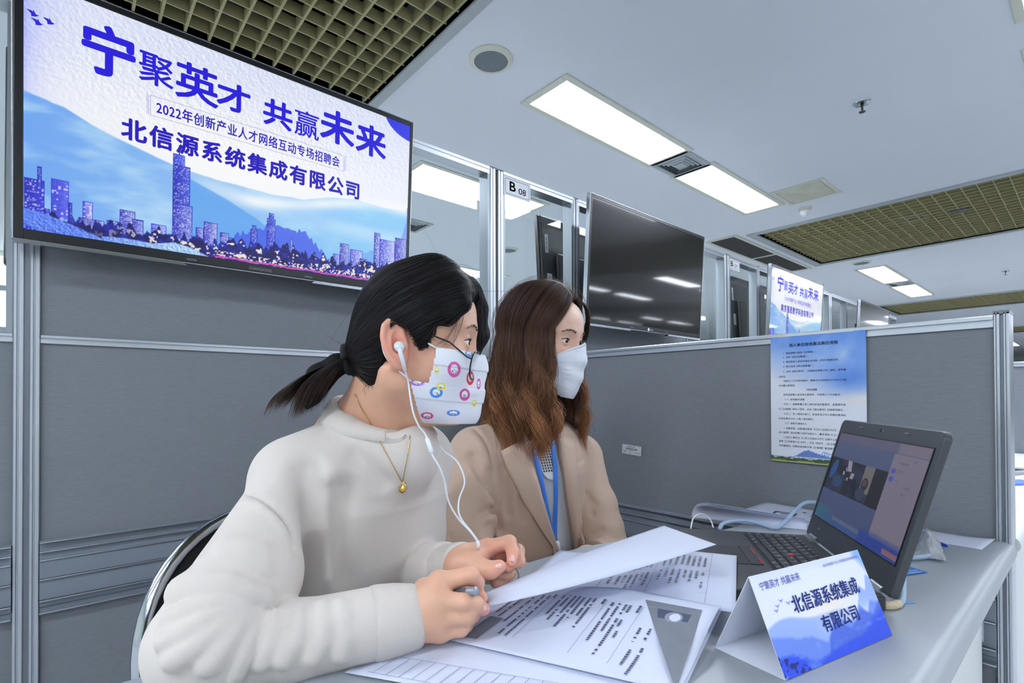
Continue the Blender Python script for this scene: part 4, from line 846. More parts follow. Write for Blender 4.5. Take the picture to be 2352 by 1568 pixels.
t = MB().grid(lambda u, v: (1.30-.155*u+PB[int(u*14)][int(v*14)]*.6, .255-.055*u*.6-.045*v+PB[int(v*14)][int(u*14)]*.6, .7535+.026*math.sin(math.pi*min(1, v*1.0))*math.sin(math.pi*min(1, .25+u*.75))+PB[int(v*13)+3][int(u*13)+2]*.8), 14, 14).build('plastic_bag', mat('clear_film', S(214, 216, 222), .18, alpha=.55), None, smooth=False, solid=.0004, sub=1); tag(t, 'crumpled clear plastic bag with a coiled cable, right of the laptop', 'bag')
t = thing('blue_card', 'small blue printed card on the desk behind the laptop lid corner', 'card', (1.035, .213, .7508), (0, 0, R_(-25)))
MB().box(-.05, .036, -.010, .022, 0, .0008).build('card', mat('card_blue', S(28, 104, 196), .4), t, bevel=.0003)
q = MB(); rr = random.Random(6)
for k in range(4):
    for a, b in dashes(rr, -.02, .03, .004): q.box(a, b, -.006+k*.007, -.003+k*.007, .0008, .0010)
q.build('lettering', mat('card_pale_print', S(170, 206, 240), .5), t)
t = MB().box(-.012, .012, -.0035, .0035, 0, .0006).build('tape_piece', mat('blue_tape', S(120, 160, 220), .5), None, loc=(.889, .183, .7503), rot=(0, 0, R_(-38))); tag(t, 'small strip of pale blue tape on the desk by the laptop corner', 'tape')
# ------------------------------------------------------------------ smooth modelling with signed distances, meshed by surface nets
V3 = lambda *a: np.array(a, float)
def sph(P, c, r): return np.linalg.norm(P-np.asarray(c), axis=1)-r
def ell(P, c, r):
    q = P-np.asarray(c); r = np.asarray(r, float); k0 = np.linalg.norm(q/r, axis=1); k1 = np.linalg.norm(q/(r*r), axis=1)
    return k0*(k0-1)/np.maximum(k1, 1e-9)
def cap(P, a, b, ra, rb=None):
    a = np.asarray(a, float); b = np.asarray(b, float); rb = ra if rb is None else rb; ba = b-a; L2 = max(ba@ba, 1e-12)
    t = np.clip(((P-a)@ba)/L2, 0, 1); return np.linalg.norm(P-a-t[:, None]*ba, axis=1)-(ra+(rb-ra)*t)
def chain(P, pts, rs, k=0.0):
    d = None
    for i in range(len(pts)-1):
        e = cap(P, pts[i], pts[i+1], rs[i], rs[i+1]); d = e if d is None else (smin(d, e, k) if k else np.minimum(d, e))
    return d
def smin(a, b, k): h = np.clip(0.5+0.5*(b-a)/k, 0, 1); return b+(a-b)*h-k*h*(1-h)
def smax(a, b, k): return -smin(-a, -b, k)
def near(P, c, R, f, pad=0.03):
    """evaluate f only around a bounding sphere"""
    d = np.linalg.norm(P-np.asarray(c), axis=1)-R; out = np.maximum(d, pad*0.8)+0.0; m = d < pad
    if m.any(): out[m] = f(P[m])
    return out
def sdf_mesh(fn, lo, hi, h, B=8):
    lo = np.asarray(lo, float); n = (np.ceil((np.asarray(hi)-lo)/h/B)*B).astype(int); nb = n//B
    I = np.stack(np.meshgrid(*[np.arange(k) for k in nb], indexing='ij'), -1).reshape(-1, 3)
    cen = lo+(I+0.5)*B*h; keep = np.zeros(len(I), bool)
    for s in range(0, len(I), 60000): keep[s:s+60000] = np.abs(fn(cen[s:s+60000])) < B*h*1.25
    I = I[keep]; o = np.arange(B+1); off = np.stack(np.meshgrid(o, o, o, indexing='ij'), -1).reshape(-1, 3)
    N1 = n+2; lin = lambda c: (c[..., 0]*N1[1]+c[..., 1])*N1[2]+c[..., 2]
    ids, pos, faces = [], [], []
    for s in range(0, len(I), 400):
        b0 = I[s:s+400]*B; c = b0[:, None, :]+off[None]; v = fn((lo+c.reshape(-1, 3)*h)).reshape(len(b0), B+1, B+1, B+1)
        sg = v < 0; st8 = [sg[:, i:i+B, j:j+B, k:k+B] for i in (0, 1) for j in (0, 1) for k in (0, 1)]
        cnt = sum(x.astype(np.int8) for x in st8); act = (cnt > 0) & (cnt < 8)
        if not act.any(): continue
        w = np.nonzero(act); acc = np.zeros((len(w[0]), 3)); num = np.zeros(len(w[0])); bi = w[0]; L = np.stack(w[1:], 1)
        for ax in range(3):
            u1, u2 = [(1, 2), (0, 2), (0, 1)][ax]
            for p in (0, 1):
                for q in (0, 1):
                    a = L.copy(); a[:, u1] += p; a[:, u2] += q; e = a.copy(); e[:, ax] += 1
                    va = v[bi, a[:, 0], a[:, 1], a[:, 2]]; ve = v[bi, e[:, 0], e[:, 1], e[:, 2]]; m = (va < 0) != (ve < 0)
                    t = np.where(m, va/np.where(m, va-ve, 1), 0); pt = a.astype(float); pt[:, ax] += t; acc[m] += pt[m]; num[m] += 1
        pos.append(lo+(b0[bi]+acc/num[:, None])*h); ids.append(lin(b0[bi]+L))
        for ax in range(3):
            u1, u2 = [(1, 2), (2, 0), (0, 1)][ax]
            sl = [slice(0, B)]*3; s2 = list(sl); s2[ax] = slice(1, B+1)
            A = sg[:, sl[0], sl[1], sl[2]]; E = sg[:, s2[0], s2[1], s2[2]]; w2 = np.nonzero(A != E)
            if len(w2[0]) == 0: continue
            g = b0[w2[0]]+np.stack(w2[1:], 1); d1 = np.zeros(3, int); d1[u1] = 1; d2 = np.zeros(3, int); d2[u2] = 1
            F = np.stack([lin(g), lin(g-d1), lin(g-d1-d2), lin(g-d2)], 1); inv = A[w2]
            F[~inv] = F[~inv][:, ::-1]; ok = ((g-d1) >= 0).all(1) & ((g-d2) >= 0).all(1); faces.append(F[ok])
    ids = np.concatenate(ids); pos = np.concatenate(pos); F = np.concatenate(faces); od = np.argsort(ids); ids = ids[od]; pos = pos[od]
    J = np.searchsorted(ids, F.ravel()).reshape(F.shape); J = np.minimum(J, len(ids)-1); ok = (ids[J] == F).all(1)
    return pos, J[ok]
def normals_at(fn, P, e=0.0008):
    G = np.stack([fn(P+np.eye(3)[i]*e)-fn(P-np.eye(3)[i]*e) for i in range(3)], 1); return G/np.maximum(np.linalg.norm(G, axis=1, keepdims=True), 1e-9)
def trace(fn, px, py, t0=0.3, t1=2.5):
    """where the view ray through a picture point first meets a shape"""
    d = _ray(px, py); o = np.array(CAM_POS); d = np.array(d); dl = np.linalg.norm(d); t = t0
    for _ in range(160):
        s = float(fn((o+d*t)[None])[0])
        if abs(s) < 2e-4: break
        t += 0.7*s/dl
        if t > t1: return None
    return o+d*t
def frame(yaw, pitch=0.0, roll=0.0):
    return np.array((Matrix.Rotation(yaw, 3, 'Z') @ Matrix.Rotation(pitch, 3, 'Y') @ Matrix.Rotation(roll, 3, 'X')))
def strands_mesh(name, paths, width, m, parent, colors=None, taper=True):
    """thin three sided hair strands; paths (S, K, 3); colors (S, K, 3) linear"""
    S, K = paths.shape[:2]; T = np.gradient(paths, axis=1); T /= np.maximum(np.linalg.norm(T, axis=2, keepdims=True), 1e-9)
    ref = np.zeros_like(T); ref[..., 0] = 0.37; ref[..., 1] = 0.61; ref[..., 2] = 0.70; a = np.cross(T, ref); a /= np.maximum(np.linalg.norm(a, axis=2, keepdims=True), 1e-9); b = np.cross(T, a)
    w = np.ones(K)*width
    if taper: w = width*np.clip(np.minimum(np.linspace(0.35, 6, K), np.linspace(5, 0.15, K)), 0, 1)
    w = w[None, :, None]*(np.random.RandomState(1).uniform(0.6, 1.3, (S, 1, 1)))
    V = np.stack([paths+w*(a*math.cos(k*2.0944)+b*math.sin(k*2.0944)) for k in range(3)], 2)   # S,K,3,3
    idx = np.arange(S*K*3).reshape(S, K, 3); F = []
    for k in range(3): F.append(np.stack([idx[:, :-1, k], idx[:, :-1, (k+1) % 3], idx[:, 1:, (k+1) % 3], idx[:, 1:, k]], -1).reshape(-1, 4))
    C = None if colors is None else np.repeat(colors[:, :, None, :], 3, 2).reshape(-1, 3)
    return raw_mesh(name, V.reshape(-1, 3), np.concatenate(F), m, parent, C, True)
# ---- head in its own frame: x forward, y to the person's left, z up
def ear_sdf(q):
    u = V3(-.17, 0, .985); u /= np.linalg.norm(u); f = V3(.92, -.39, 0); f -= u*(f@u); f /= np.linalg.norm(f); n = np.cross(u, f); n = n if n[1] > 0 else -n
    r = q-V3(-.020, .0735, -.010); p = np.stack([r@f, r@u, r@n], 1)
    d = ell(p, (0, .002, 0), (.0165, .030, .0052))
    d = smax(d, -ell(p, (-.001, .004, .0075), (.0115, .021, .0062)), .003)
    hx = [(.0125, .004), (.0105, .017), (.004, .0275), (-.005, .0295), (-.0125, .023), (-.0160, .010), (-.0150, -.004), (-.0105, -.017), (-.004, -.025)]
    d = smin(d, chain(p, [V3(a, b, .0028) for a, b in hx], [.0030, .0032, .0036, .0038, .0038, .0036, .0034, .0034, .004]), .003)
    d = smin(d, chain(p, [V3(.001, .019, .0012), V3(-.0065, .010, .0022), V3(-.0082, -.003, .0026), V3(-.004, -.014, .002), V3(.005, -.0165, .003)], [.0022, .0028, .003, .003, .003]), .0025)
    d = smax(d, -ell(p, (.003, -.003, .006), (.0075, .0115, .0088)), .002)
    d = smin(d, ell(p, (.0125, -.004, .0025), (.0045, .0065, .0045)), .003)
    d = smin(d, ell(p, (.003, -.0265, .0005), (.0085, .0085, .0048)), .005)
    return smin(d, cap(p, (.011, .012, -.006), (.010, -.018, -.006), .0065), .005)
EYE = (.0655, .0305, 0.0)
def head_sdf(p):
    q = p.copy(); q[:, 1] = np.abs(q[:, 1])
    d = ell(p, (-.003, 0, .030), (.077, .072, .073))
    d = smin(d, ell(p, (.028, 0, -.030), (.058, .056, .083)), .03)
    d = smin(d, ell(p, (.030, 0, .042), (.055, .060, .050)), .02)
    d = smin(d, sph(q, (.043, .039, -.027), .024), .024)
    d = smin(d, cap(q, (-.012, .046, -.058), (.050, .017, -.098), .019, .015), .024)
    d = smin(d, sph(p, (.066, 0, -.099), .016), .02)
    d = smin(d, ell(p, (.059, 0, -.066), (.022, .027, .026)), .014)
    d = smin(d, cap(q, (.0775, .006, .021), (.064, .040, .020), .0075), .013)
    d = smax(d, -sph(q, (.0895, .031, .000), .0145), .013)
    d = smin(d, cap(p, (.078, 0, .012), (.0835, 0, -.033), .0062, .0085), .010)
    d = smin(d, sph(p, (.0850, 0, -.037), .0080), .007); d = smin(d, sph(q, (.0770, .0105, -.041), .0068), .006)
    d = smin(d, ell(p, (.0785, 0, -.0645), (.0075, .020, .0045)), .004); d = smin(d, ell(p, (.0775, 0, -.0735), (.0075, .017, .0052)), .004)
    dl = np.hypot(q[:, 1]-EYE[1]-.0005, q[:, 2]+.0188+(q[:, 1]-EYE[1])*-.12)-.0238; du = np.hypot(q[:, 1]-EYE[1]-.0005, q[:, 2]-.0204+(q[:, 1]-EYE[1])*-.12)-.0243
    lens = np.maximum(dl, du); lens = np.where(q[:, 0] > .066, lens, .02)
    lid = smax(sph(q, EYE, .0140), -lens, .0016); d = smin(d, lid, .004)
    return smin(d, near(q, (-.02, .0735, -.01), .04, ear_sdf, .02), .004)
SKIN = mat('skin', None, 0.42, attr='Col', noise=0.035, nscale=55, bump=0.05, bscale=900, spec=0.45, sss=0.22)
def skin_colors(P, base, spots):
    C = np.zeros((len(P), 3)); C[:] = base
    for c, r, col, a in spots:
        w = a*np.exp(-(np.linalg.norm(P-np.asarray(c), axis=1)/r)**2); C = C*(1-w[:, None])+np.array(col)*w[:, None]
    return SA(C)
def eye_parts(parent, HC, M, look, yl=1):
    """an eyeball with iris and pupil, its lashes and brow"""
    e = bpy.data.objects
    c = HC+M@V3(EYE[0], EYE[1]*yl, 0); R = Matrix(M.tolist()) @ Matrix.Rotation(look[0], 3, 'Z') @ Matrix.Rotation(look[1], 3, 'Y')
    m = MB(); prof = []; n = 44
    T = R.to_4x4() @ Matrix.Rotation(math.pi/2, 4, 'Y')
    for k in range(n+1):
        a = math.pi*k/n; prof.append((.01245*math.sin(a), .01245*math.cos(a)))
    rings = []; 
    for k in range(n): 
        mi = 2 if k < 4 else (1 if k < 8 else 0)
        m.lathe([prof[k], prof[k+1]], 24, mi, T, cap=False)
    o = m.build('eyeball', [mat('eye_white', S(226, 220, 216), .15), mat('iris_brown', S(44, 26, 18), .12), mat('pupil', S(6, 5, 5), .1)], parent, smooth=True, loc=c); return o
# ================================================================== the woman in the white sweater
HC1 = V3(.379, .647, 1.120); M1 = frame(R_(-34), R_(3), R_(1)); I1 = M1.T
def cr(cx, cyy, d): return np.array(at_d(900+cx/4.355, 1180+cyy/4.355, d))     # joints of the hands, read in a detail of the picture
def pd(px, py, d): return np.array(at_d(px, py, d))
w1 = thing('person', 'dark haired woman with a ponytail, white sweater and patterned face mask, holding a pen', 'person', (0, 0, 0))
NB1 = pd(852, 965, .775); SR1, SL1 = pd(676, 1096, .685), pd(955, 1055, .90)
EL1, WR1 = pd(478, 1490, .525), pd(945, 1418, .595)
ELL1, WL1 = pd(900, 1330, .92), pd(1060, 1300, .70)
CH1 = (SR1+SL1)/2
lat1 = (SL1-SR1); lat1[2] = 0; lat1 /= np.linalg.norm(lat1); fr1 = V3(lat1[1], -lat1[0], 0); B1 = np.stack([lat1, fr1, V3(0, 0, 1)])   # rows: across, front, up
WA1 = V3(.365, .87, .60)
def hand_r(P):
    mcp = [cr(470, 690, .605), cr(440, 860, .588), cr(450, 1030, .585), cr(480, 1170, .590)]
    wr = cr(190, 1020, .600)
    d = cap(P, WR1+(WR1-wr)*.3, wr, .024, .025); 
    for m_, r in zip(mcp, (.0150, .0155, .0145, .0135)): d = smin(d, cap(P, wr+(m_-wr)*.15, m_, .0185, r), .016)
    d = smin(d, cap(P, (wr+mcp[1])/2+V3(.002, .012, -.004), mcp[1]+V3(.004, .014, -.006), .018, .014), .015)
    fingers = [([mcp[0], cr(790, 612, .606), cr(852, 690, .622), cr(800, 790, .640)], [.0122, .0102, .0088, .0072]),
               ([mcp[1], cr(720, 884, .582), cr(838, 902, .590), cr(918, 950, .603)], [.0122, .0098, .0092, .0078]),
               ([mcp[2], cr(745, 1015, .585), cr(800, 1010, .606), cr(690, 960, .625)], [.0122, .0105, .0090, .0075]),
               ([mcp[3], cr(690, 1140, .590), cr(740, 1110, .608), cr(640, 1060, .622)], [.0110, .0094, .0082, .0068])]
    for pts, rs in fingers:
        f = chain(P, pts, rs, .004); d = smin(d, f, .0045)
    th = chain(P, [cr(330, 760, .625), cr(620, 740, .650), cr(790, 800, .640), cr(893, 838, .622)], [.015, .0125, .0108, .0082], .004)
    return smin(d, th, .007)
def hand_l(P):
    wr = cr(745, 505, .705); mcp = [cr(950, 345, .725), cr(985, 420, .745), cr(985, 520, .755), cr(960, 610, .757)]
    d = cap(P, WL1, wr, .024, .024)
    for m_, r in zip(mcp, (.0145, .0148, .0138, .0128)): d = smin(d, cap(P, wr+(m_-wr)*.15, m_, .018, r), .016)
    fingers = [([mcp[0], cr(1175, 285, .722), cr(1212, 385, .702), cr(1198, 480, .690)], [.0118, .0102, .0088, .0068]),
               ([mcp[1], cr(1255, 372, .738), cr(1268, 470, .716), cr(1160, 535, .704)], [.0120, .0104, .0090, .0074]),
               ([mcp[2], cr(1185, 560, .742), cr(1150, 610, .722), cr(1040, 600, .714)], [.0114, .0098, .0086, .0072]),
               ([mcp[3], cr(1160, 655, .742), cr(1130, 700, .724), cr(1030, 690, .716)], [.0102, .0088, .0078, .0066])]
    for pts, rs in fingers: d = smin(d, chain(P, pts, rs, .004), .0045)
    th = chain(P, [cr(790, 500, .690), cr(885, 548, .678), cr(985, 562, .672), cr(1075, 525, .672)], [.017, .0135, .0112, .0088], .005)
    return smin(d, th, .008)
def neck1(P):
    a = HC1+M1@V3(-.030, 0, -.045); b = NB1+V3(0, .01, -.02)
    d = cap(P, a, b, .047, .051); d = smin(d, cap(P, HC1+M1@V3(.03, 0, -.085), NB1+fr1*.03-V3(0, 0, .02), .022, .030), .03)
    q1 = HC1+M1@V3(-.03, -.055, -.045); d = smin(d, cap(P, q1, NB1+fr1*.045+V3(0, 0, -.03), .010, .011), .02)   # the neck muscle behind the ear
    return smin(d, chain(P, [SR1+V3(0, .01, -.015), NB1+V3(0, .03, -.045), SL1+V3(0, .01, -.015)], [.020, .036, .020]), .03)
def body1(P):
    d = near(P, HC1, .16, lambda p: head_sdf((p-HC1)@M1), .03)
    d = smin(d, near(P, (HC1+NB1)/2+V3(0, .04, -.06), .34, neck1, .03), .022)
    d = smin(d, chain(P, [NB1+V3(0, .04, -.05), (CH1+WA1)/2+V3(0, .02, 0), WA1], [.075, .085, .085]), .05)
    d = smin(d, chain(P, [SR1+V3(0, .01, -.015), EL1, WR1], [.026, .028, .024]), .02); d = smin(d, chain(P, [SL1, ELL1, WL1], [.036, .030, .024]), .03)
    d = smin(d, near(P, cr(560, 850, .605), .14, hand_r, .02), .01)
    return smin(d, near(P, cr(980, 500, .71), .12, hand_l, .02), .01)
P, F = sdf_mesh(body1, (-.03, .40, .50), (.60, 1.02, 1.26), .0021)
HL = lambda *a: HC1+M1@V3(*a)
spots = [(HL(-.02, -.078, -.01), .030, (240, 158, 138), .75), (HL(.05, -.05, -.03), .035, (232, 176, 158), .5), (HL(.075, -.03, .008), .016, (206, 158, 140), .5),
         (HL(.08, 0, .05), .05, (226, 186, 165), .6), (NB1, .08, (204, 152, 124), .6), (cr(930, 950, .603), .012, (238, 150, 146), .8), (cr(850, 700, .62), .02, (232, 168, 148), .6), (cr(800, 600, .606), .016, (234, 172, 150), .5), (cr(1210, 440, .69), .02, (232, 160, 142), .6), (cr(1080, 520, .67), .016, (234, 160, 142), .6), (cr(1040, 420, .72), .03, (214, 140, 122), .5)]
body = raw_mesh('body', P, F, SKIN, w1, skin_colors(P, (218, 170, 143), spots), True)
for s in (-1, 1): eye_parts(w1, HC1, M1, (R_(-4), R_(4)), s)
KNIT = mat('white_sweatshirt', S(210, 202, 195), 0.85, noise=0.02, nscale=500, bump=0.25, bscale=1400, sheen=0.15)
RIB = mat('white_rib', S(210, 202, 195), 0.85, bump=0.5, bscale=500, stretch=(1, 1, .1))
CN1 = pd(868, 962, .775)
def ring1(a, r=1.0, dz=0.0): return CN1+lat1*(.066*r*math.cos(a))+fr1*(.062*r*math.sin(a))+V3(0, 0, -.024*math.sin(a)+.002*math.cos(a)+dz)
RING1 = [ring1(2*math.pi*k/20) for k in range(21)]
def torso(P, C0, W0, B, prof):
    """elliptical trunk about a leaning axis; prof rows (z, half width, half depth)"""
    z = P[:, 2]; t = (C0[2]-z)/(C0[2]-W0[2]); c = C0[None, :2]+(W0-C0)[None, :2]*np.clip(t, -.3, 1.3)[:, None]
    dx = (P[:, :2]-c)@B[0, :2]; dy = (P[:, :2]-c)@B[1, :2]; pz, pw, pdp = np.array(prof).T
    w = np.interp(z, pz, pw); e = np.interp(z, pz, pdp); k0 = np.sqrt((dx/w)**2+(dy/e)**2); k1 = np.sqrt((dx/w**2)**2+(dy/e**2)**2)
    return k0*(k0-1)/np.maximum(k1, 1e-6)
TOP1 = CH1+V3(0, .0, 0)
EC1 = EL1+V3(0, 0, .006); SLV1 = WR1+(EL1-WR1)*.22
def sweater_base(P):
    d = torso(P, TOP1, WA1, B1, [(.52, .180, .130), (.70, .184, .130), (.80, .186, .122), (.88, .168, .110), (.94, .135, .085), (.99, .09, .06)])
    d = smax(d, P[:, 2]-.985, .04); d = smax(d, .53-P[:, 2], .01)
    yoke = chain(P, [SR1+V3(0, .01, .0), (SR1+CN1)/2+V3(0, .022, -.030), CN1+V3(0, .03, -.045), (SL1+CN1)/2+V3(0, .02, -.04), SL1+V3(0, .01, -.005)], [.053, .053, .064, .052, .054])
    d = smin(d, yoke, .05)
    d = smin(d, chain(P, [CN1+fr1*.055-V3(0, 0, .05), CN1-V3(0, 0, .03)], [.05, .06]), .05)
    sl = chain(P, [SL1, ELL1, WL1+(ELL1-WL1)*.22], [.066, .058, .040], .03); d = smin(d, sl, .012)
    up = cap(P, SR1+V3(.0, .0, -.012), EC1, .047, .058); lo = chain(P, [EC1+V3(.012, 0, -.010), (EC1+SLV1)/2+V3(0, 0, -.008), SLV1], [.046, .0405, .0395], .01); arm = smin(up, lo, .004)
    arm = smin(arm, sph(P, SR1+(EC1-SR1)*.66+V3(.010, .0, -.006), .054), .012)
    d = smin(d, arm, .014)
    hole = cap(P, HC1+M1@V3(-.03, 0, -.06), CN1+V3(0, .015, -.06), .055, .056); d = smin(d, chain(P, RING1, [.0105]*21), .014)
    d = smax(d, -hole, .006)
    d = smax(d, -cap(P, SLV1+(WR1-SLV1)*.45, WR1+(WR1-EL1)*.5, .033), .004)
    return smax(d, -cap(P, WL1+(ELL1-WL1)*.24, WL1+(WL1-ELL1)*.5, .031), .004)
def c5(a, b): return 300+a/2.279, 880+b/2.279
def surf_line(fn, pts, conv, t0=.3):
    out = []
    for a, b in pts:
        q = trace(fn, *conv(a, b), t0)
        if q is None: continue
        if out and np.linalg.norm(q-out[-1][-1]) < .055: out[-1].append(q)
        else: out.append([q])
    return max(out, key=len) if out else []
GRO, RID = [], []
def groove(pts, r, k, conv=c5, fn=None, lst=None, t0=.3):
    L_ = surf_line(fn, pts, conv, t0)
    if len(L_) > 1: lst.append((L_, r, k, np.mean(L_, 0), max(np.linalg.norm(np.array(L_)-np.mean(L_, 0), axis=1))+r+.012))
for pts, r, k in (
                  ([(560, 585), (605, 572), (680, 605), (760, 665), (825, 740), (855, 810), (853, 870)], .0026, .003), 
                  ([(930, 470), (960, 560), (965, 680), (950, 800), (930, 950), (900, 1100)], .010, .03), ([(1120, 560), (1105, 700), (1100, 860), (1110, 1020), (1120, 1120)], .006, .03), ([(1180, 380), (1260, 440), (1330, 520)], .004, .02)): groove(pts, r, k, c5, sweater_base, GRO)
def roll(pts, r0, r1, k, dp=.5):
    """a rolled fold of cloth, thin at its first point and fuller at its last"""
    n0 = len(RID); groove(pts, max(r0, r1), k, c5, sweater_base, RID)
    if len(RID) > n0:
        L_, r_, k_, c_, R_2 = RID[-1]; A = np.array(L_); q = np.linspace(0, 1, len(A)); rr_ = r0+(r1-r0)*np.sin(q*math.pi*.6)/math.sin(math.pi*.6); A = A-normals_at(sweater_base, A, .004)*(rr_*dp)[:, None]; RID[-1] = (list(A), list(rr_), k_, c_, R_2+.02)
for pts, r0, r1, k, *dp in (([(700, 1120), (600, 1085), (500, 1062), (380, 1055), (270, 1075), (190, 1110)], .014, .020, .003, .35), ([(655, 1200), (580, 1172), (490, 1150), (400, 1165), (300, 1195), (210, 1235)], .005, .0125, .0015, .25),
                       ([(650, 1208), (560, 1195), (470, 1212), (380, 1250), (290, 1300), (190, 1345)], .005, .0125, .0015, .2), ([(655, 1215), (570, 1225), (490, 1262), (410, 1320), (320, 1385), (230, 1440)], .005, .0130, .0015, .2), ([(665, 1218), (600, 1250), (530, 1310), (470, 1390), (410, 1470)], .005, .0130, .0015, .25),
                       ([(690, 1215), (650, 1280), (600, 1360), (570, 1440), (540, 1520)], .006, .0130, .002, .3), ([(760, 1200), (745, 1290), (710, 1380), (680, 1460)], .007, .0120, .003, .35), ([(880, 1190), (870, 1270), (840, 1370), (800, 1450)], .007, .0120, .003, .4), ([(1000, 1160), (1012, 1260), (995, 1360), (960, 1440)], .010, .0120, .004), ([(1095, 1145), (1120, 1240), (1130, 1340), (1110, 1430)], .009, .0110, .003),
                       ([(700, 960), (600, 930), (480, 930), (360, 970)], .008, .014, .010), ([(690, 870), (590, 850), (480, 850)], .006, .012, .012), ([(575, 640), (620, 615), (680, 640), (750, 695), (800, 770)], .007, .007, .005), ([(1000, 520), (1020, 640), (1030, 800), (1035, 1000)], .018, .018, .03)): roll(pts, r0, r1, k, *dp)
def folded(base, gro, rid):
    def f(P):
        d = base(P)
        for L_, r, k, c, R in rid: d = smin(d, near(P, c, R+.03, lambda p: chain(p, L_, r if isinstance(r, list) else [r]*len(L_)), .03), k)
        for L_, r, k, c, R in gro: d = smax(d, -near(P, c, R+.03, lambda p: chain(p, L_, [r]*len(L_)), .03), k)
        return d
    return f
sweater_sdf = folded(sweater_base, GRO, RID)
P, F = sdf_mesh(sweater_sdf, (-.12, .42, .52), (.66, 1.03, 1.06), .0036)
raw_mesh('sweater', P, F, KNIT, w1, None, True)
def band(name, a, b, ra, rb, flat_, m, parent, wrinkle=.0012):
    """a ribbed cuff between two points"""
    ax = (b-a)/np.linalg.norm(b-a); x = np.cross(ax, V3(0, 0, 1)); x /= np.linalg.norm(x); y = np.cross(ax, x); mb = MB()
    prof = [(0, -.004), (0.0, .0), (.12, .0015), (.5, .0022), (.9, .001), (1.0, -.001), (1.0, -.006), (.7, -.006)]
    N = 96; V = []
    for t_, o in prof:
        r = ra+(rb-ra)*t_+o
        for k in range(N): an = 2*math.pi*k/N; rr_ = r+(.0005 if k % 2 else 0); V.append(a+ax*np.linalg.norm(b-a)*t_+x*math.cos(an)*rr_+y*math.sin(an)*rr_*flat_)
    Fc = [(i*N+k, i*N+(k+1) % N, (i+1)*N+(k+1) % N, (i+1)*N+k) for i in range(len(prof)-1) for k in range(N)]
    return mb.add(V, Fc).build(name, m, parent, smooth=True)
CB = []
for k in range(97):
    a_ = 2*math.pi*k/96; row = []
    for r_, dz, off in ((.93, -.004, .001), (.955, .010, .0028), (1.05, .013, .0034), (1.20, .002, .0034), (1.30, -.008, .0030), (1.315, -.010, -.001)):
        q = ring1(a_, r_, dz)[None].copy()
        if r_ > 1.0:
            for _ in range(6): q = q-normals_at(sweater_sdf, q, .002)*(sweater_sdf(q)-off)[:, None]*.8
        row.append(tuple(q[0]+(V3(0, 0, .0002) if k % 2 else 0)))
    CB.append(row)
MB().add([p for r_ in CB for p in r_], [(i*6+j, i*6+j+1, (i+1)*6+j+1, (i+1)*6+j) for i in range(96) for j in range(5)]).build('collar', RIB, w1, smooth=True)
band('cuff', SLV1+(WR1-SLV1)*.02, pd(962, 1413, .602), .0400, .0345, 1.0, RIB, w1)
band('cuff', WL1+(ELL1-WL1)*.26, pd(1068, 1293, .705), .036, .0315, .9, RIB, w1)
# trousers under the desk
TROUS = mat('dark_trousers', S(40, 44, 54), .8)
def legs(hip, yaw, knee_z, name, parent, m, reach=.42):
    f = V3(math.cos(yaw), math.sin(yaw), 0); l = V3(-f[1], f[0], 0)
    def fn(P):
        d = sph(P, hip, .13)
        for s in (-1, 1):
            h_ = hip+l*(.085*s)+V3(0, 0, -.01); k_ = h_+f*reach+V3(0, 0, knee_z-h_[2]); a_ = V3(*(k_+f*.03)[:2], .11)
            d = smin(d, cap(P, h_, k_, .082, .062), .03); d = smin(d, cap(P, k_, a_, .060, .042), .02)
        return d
    lo = hip-V3(.75, .75, .55); lo[2] = .06; P, F = sdf_mesh(fn, lo, hip+V3(.75, .75, .2), .009); raw_mesh(name, P, F, m, parent, None, True)
    for s in (-1, 1):
        k_ = hip+l*(.085*s)+f*(reach+.03); mb = MB(); 
        mb.tube([Vector((*(k_-f*.07)[:2], .05)), Vector((*(k_+f*.02)[:2], .055)), Vector((*(k_+f*.12)[:2], .035)), Vector((*(k_+f*.16)[:2], .03))], [.038, .046, .036, .012], 14); mb.build('shoe', mat('white_shoe', S(210, 210, 208), .6), parent, smooth=True)
legs(V3(.365, .90, .53), R_(-72), .50, 'trousers', w1, TROUS)
# ---- face mask
def mask_form(p): return smin(head_sdf(p)-.0035, cap(p, (.0835, 0, -.030), (.0775, 0, -.096), .0065, .0085), .045)
def mask_grid(rows, form, nu, nv, pleat=None, ax=.015, lin=False):
    """rows: (v, side x, side z, front z, front lift); gives points from the right edge over the nose to the left edge"""
    R = np.array(rows); vv = np.linspace(0, 1, nv+1); xs, zs, zf = [np.interp(vv, R[:, 0], R[:, i]) for i in (1, 2, 3)]; out = np.zeros((nv+1, nu+1, 3))
    ph = np.linspace(-R_(125), R_(125), 181)
    for j in range(nv+1):
        z = zf[j]+(zs[j]-zf[j])*(np.clip(np.abs(ph)/R_(52), 0, 1.3)**.9 if lin else np.clip((1-np.cos(ph))/(1-math.cos(R_(80))), 0, 1.6))
        lo = np.zeros(181); hi = np.full(181, .17); D = np.stack([np.cos(ph), np.sin(ph)], 1)
        for _ in range(22):
            mid = (lo+hi)/2; q = np.stack([ax+mid*D[:, 0], mid*D[:, 1], z], 1); ins = form(q) < 0; lo = np.where(ins, mid, lo); hi = np.where(ins, hi, mid)
        r = np.convolve(np.pad(hi, 6, mode='edge'), np.ones(13)/13, 'valid') if False else hi
        q = np.stack([ax+r*D[:, 0], r*D[:, 1], z], 1); ok = np.nonzero(q[:, 0] >= xs[j])[0]; a0, a1 = ph[ok[0]], ph[ok[-1]]; aa = np.linspace(a0, a1, nu+1)
        rr_ = np.interp(aa, ph, r)+(pleat(vv[j]) if pleat is not None else 0); out[j] = np.stack([ax+rr_*np.cos(aa), rr_*np.sin(aa), np.interp(aa, ph, z)], 1)
    return out
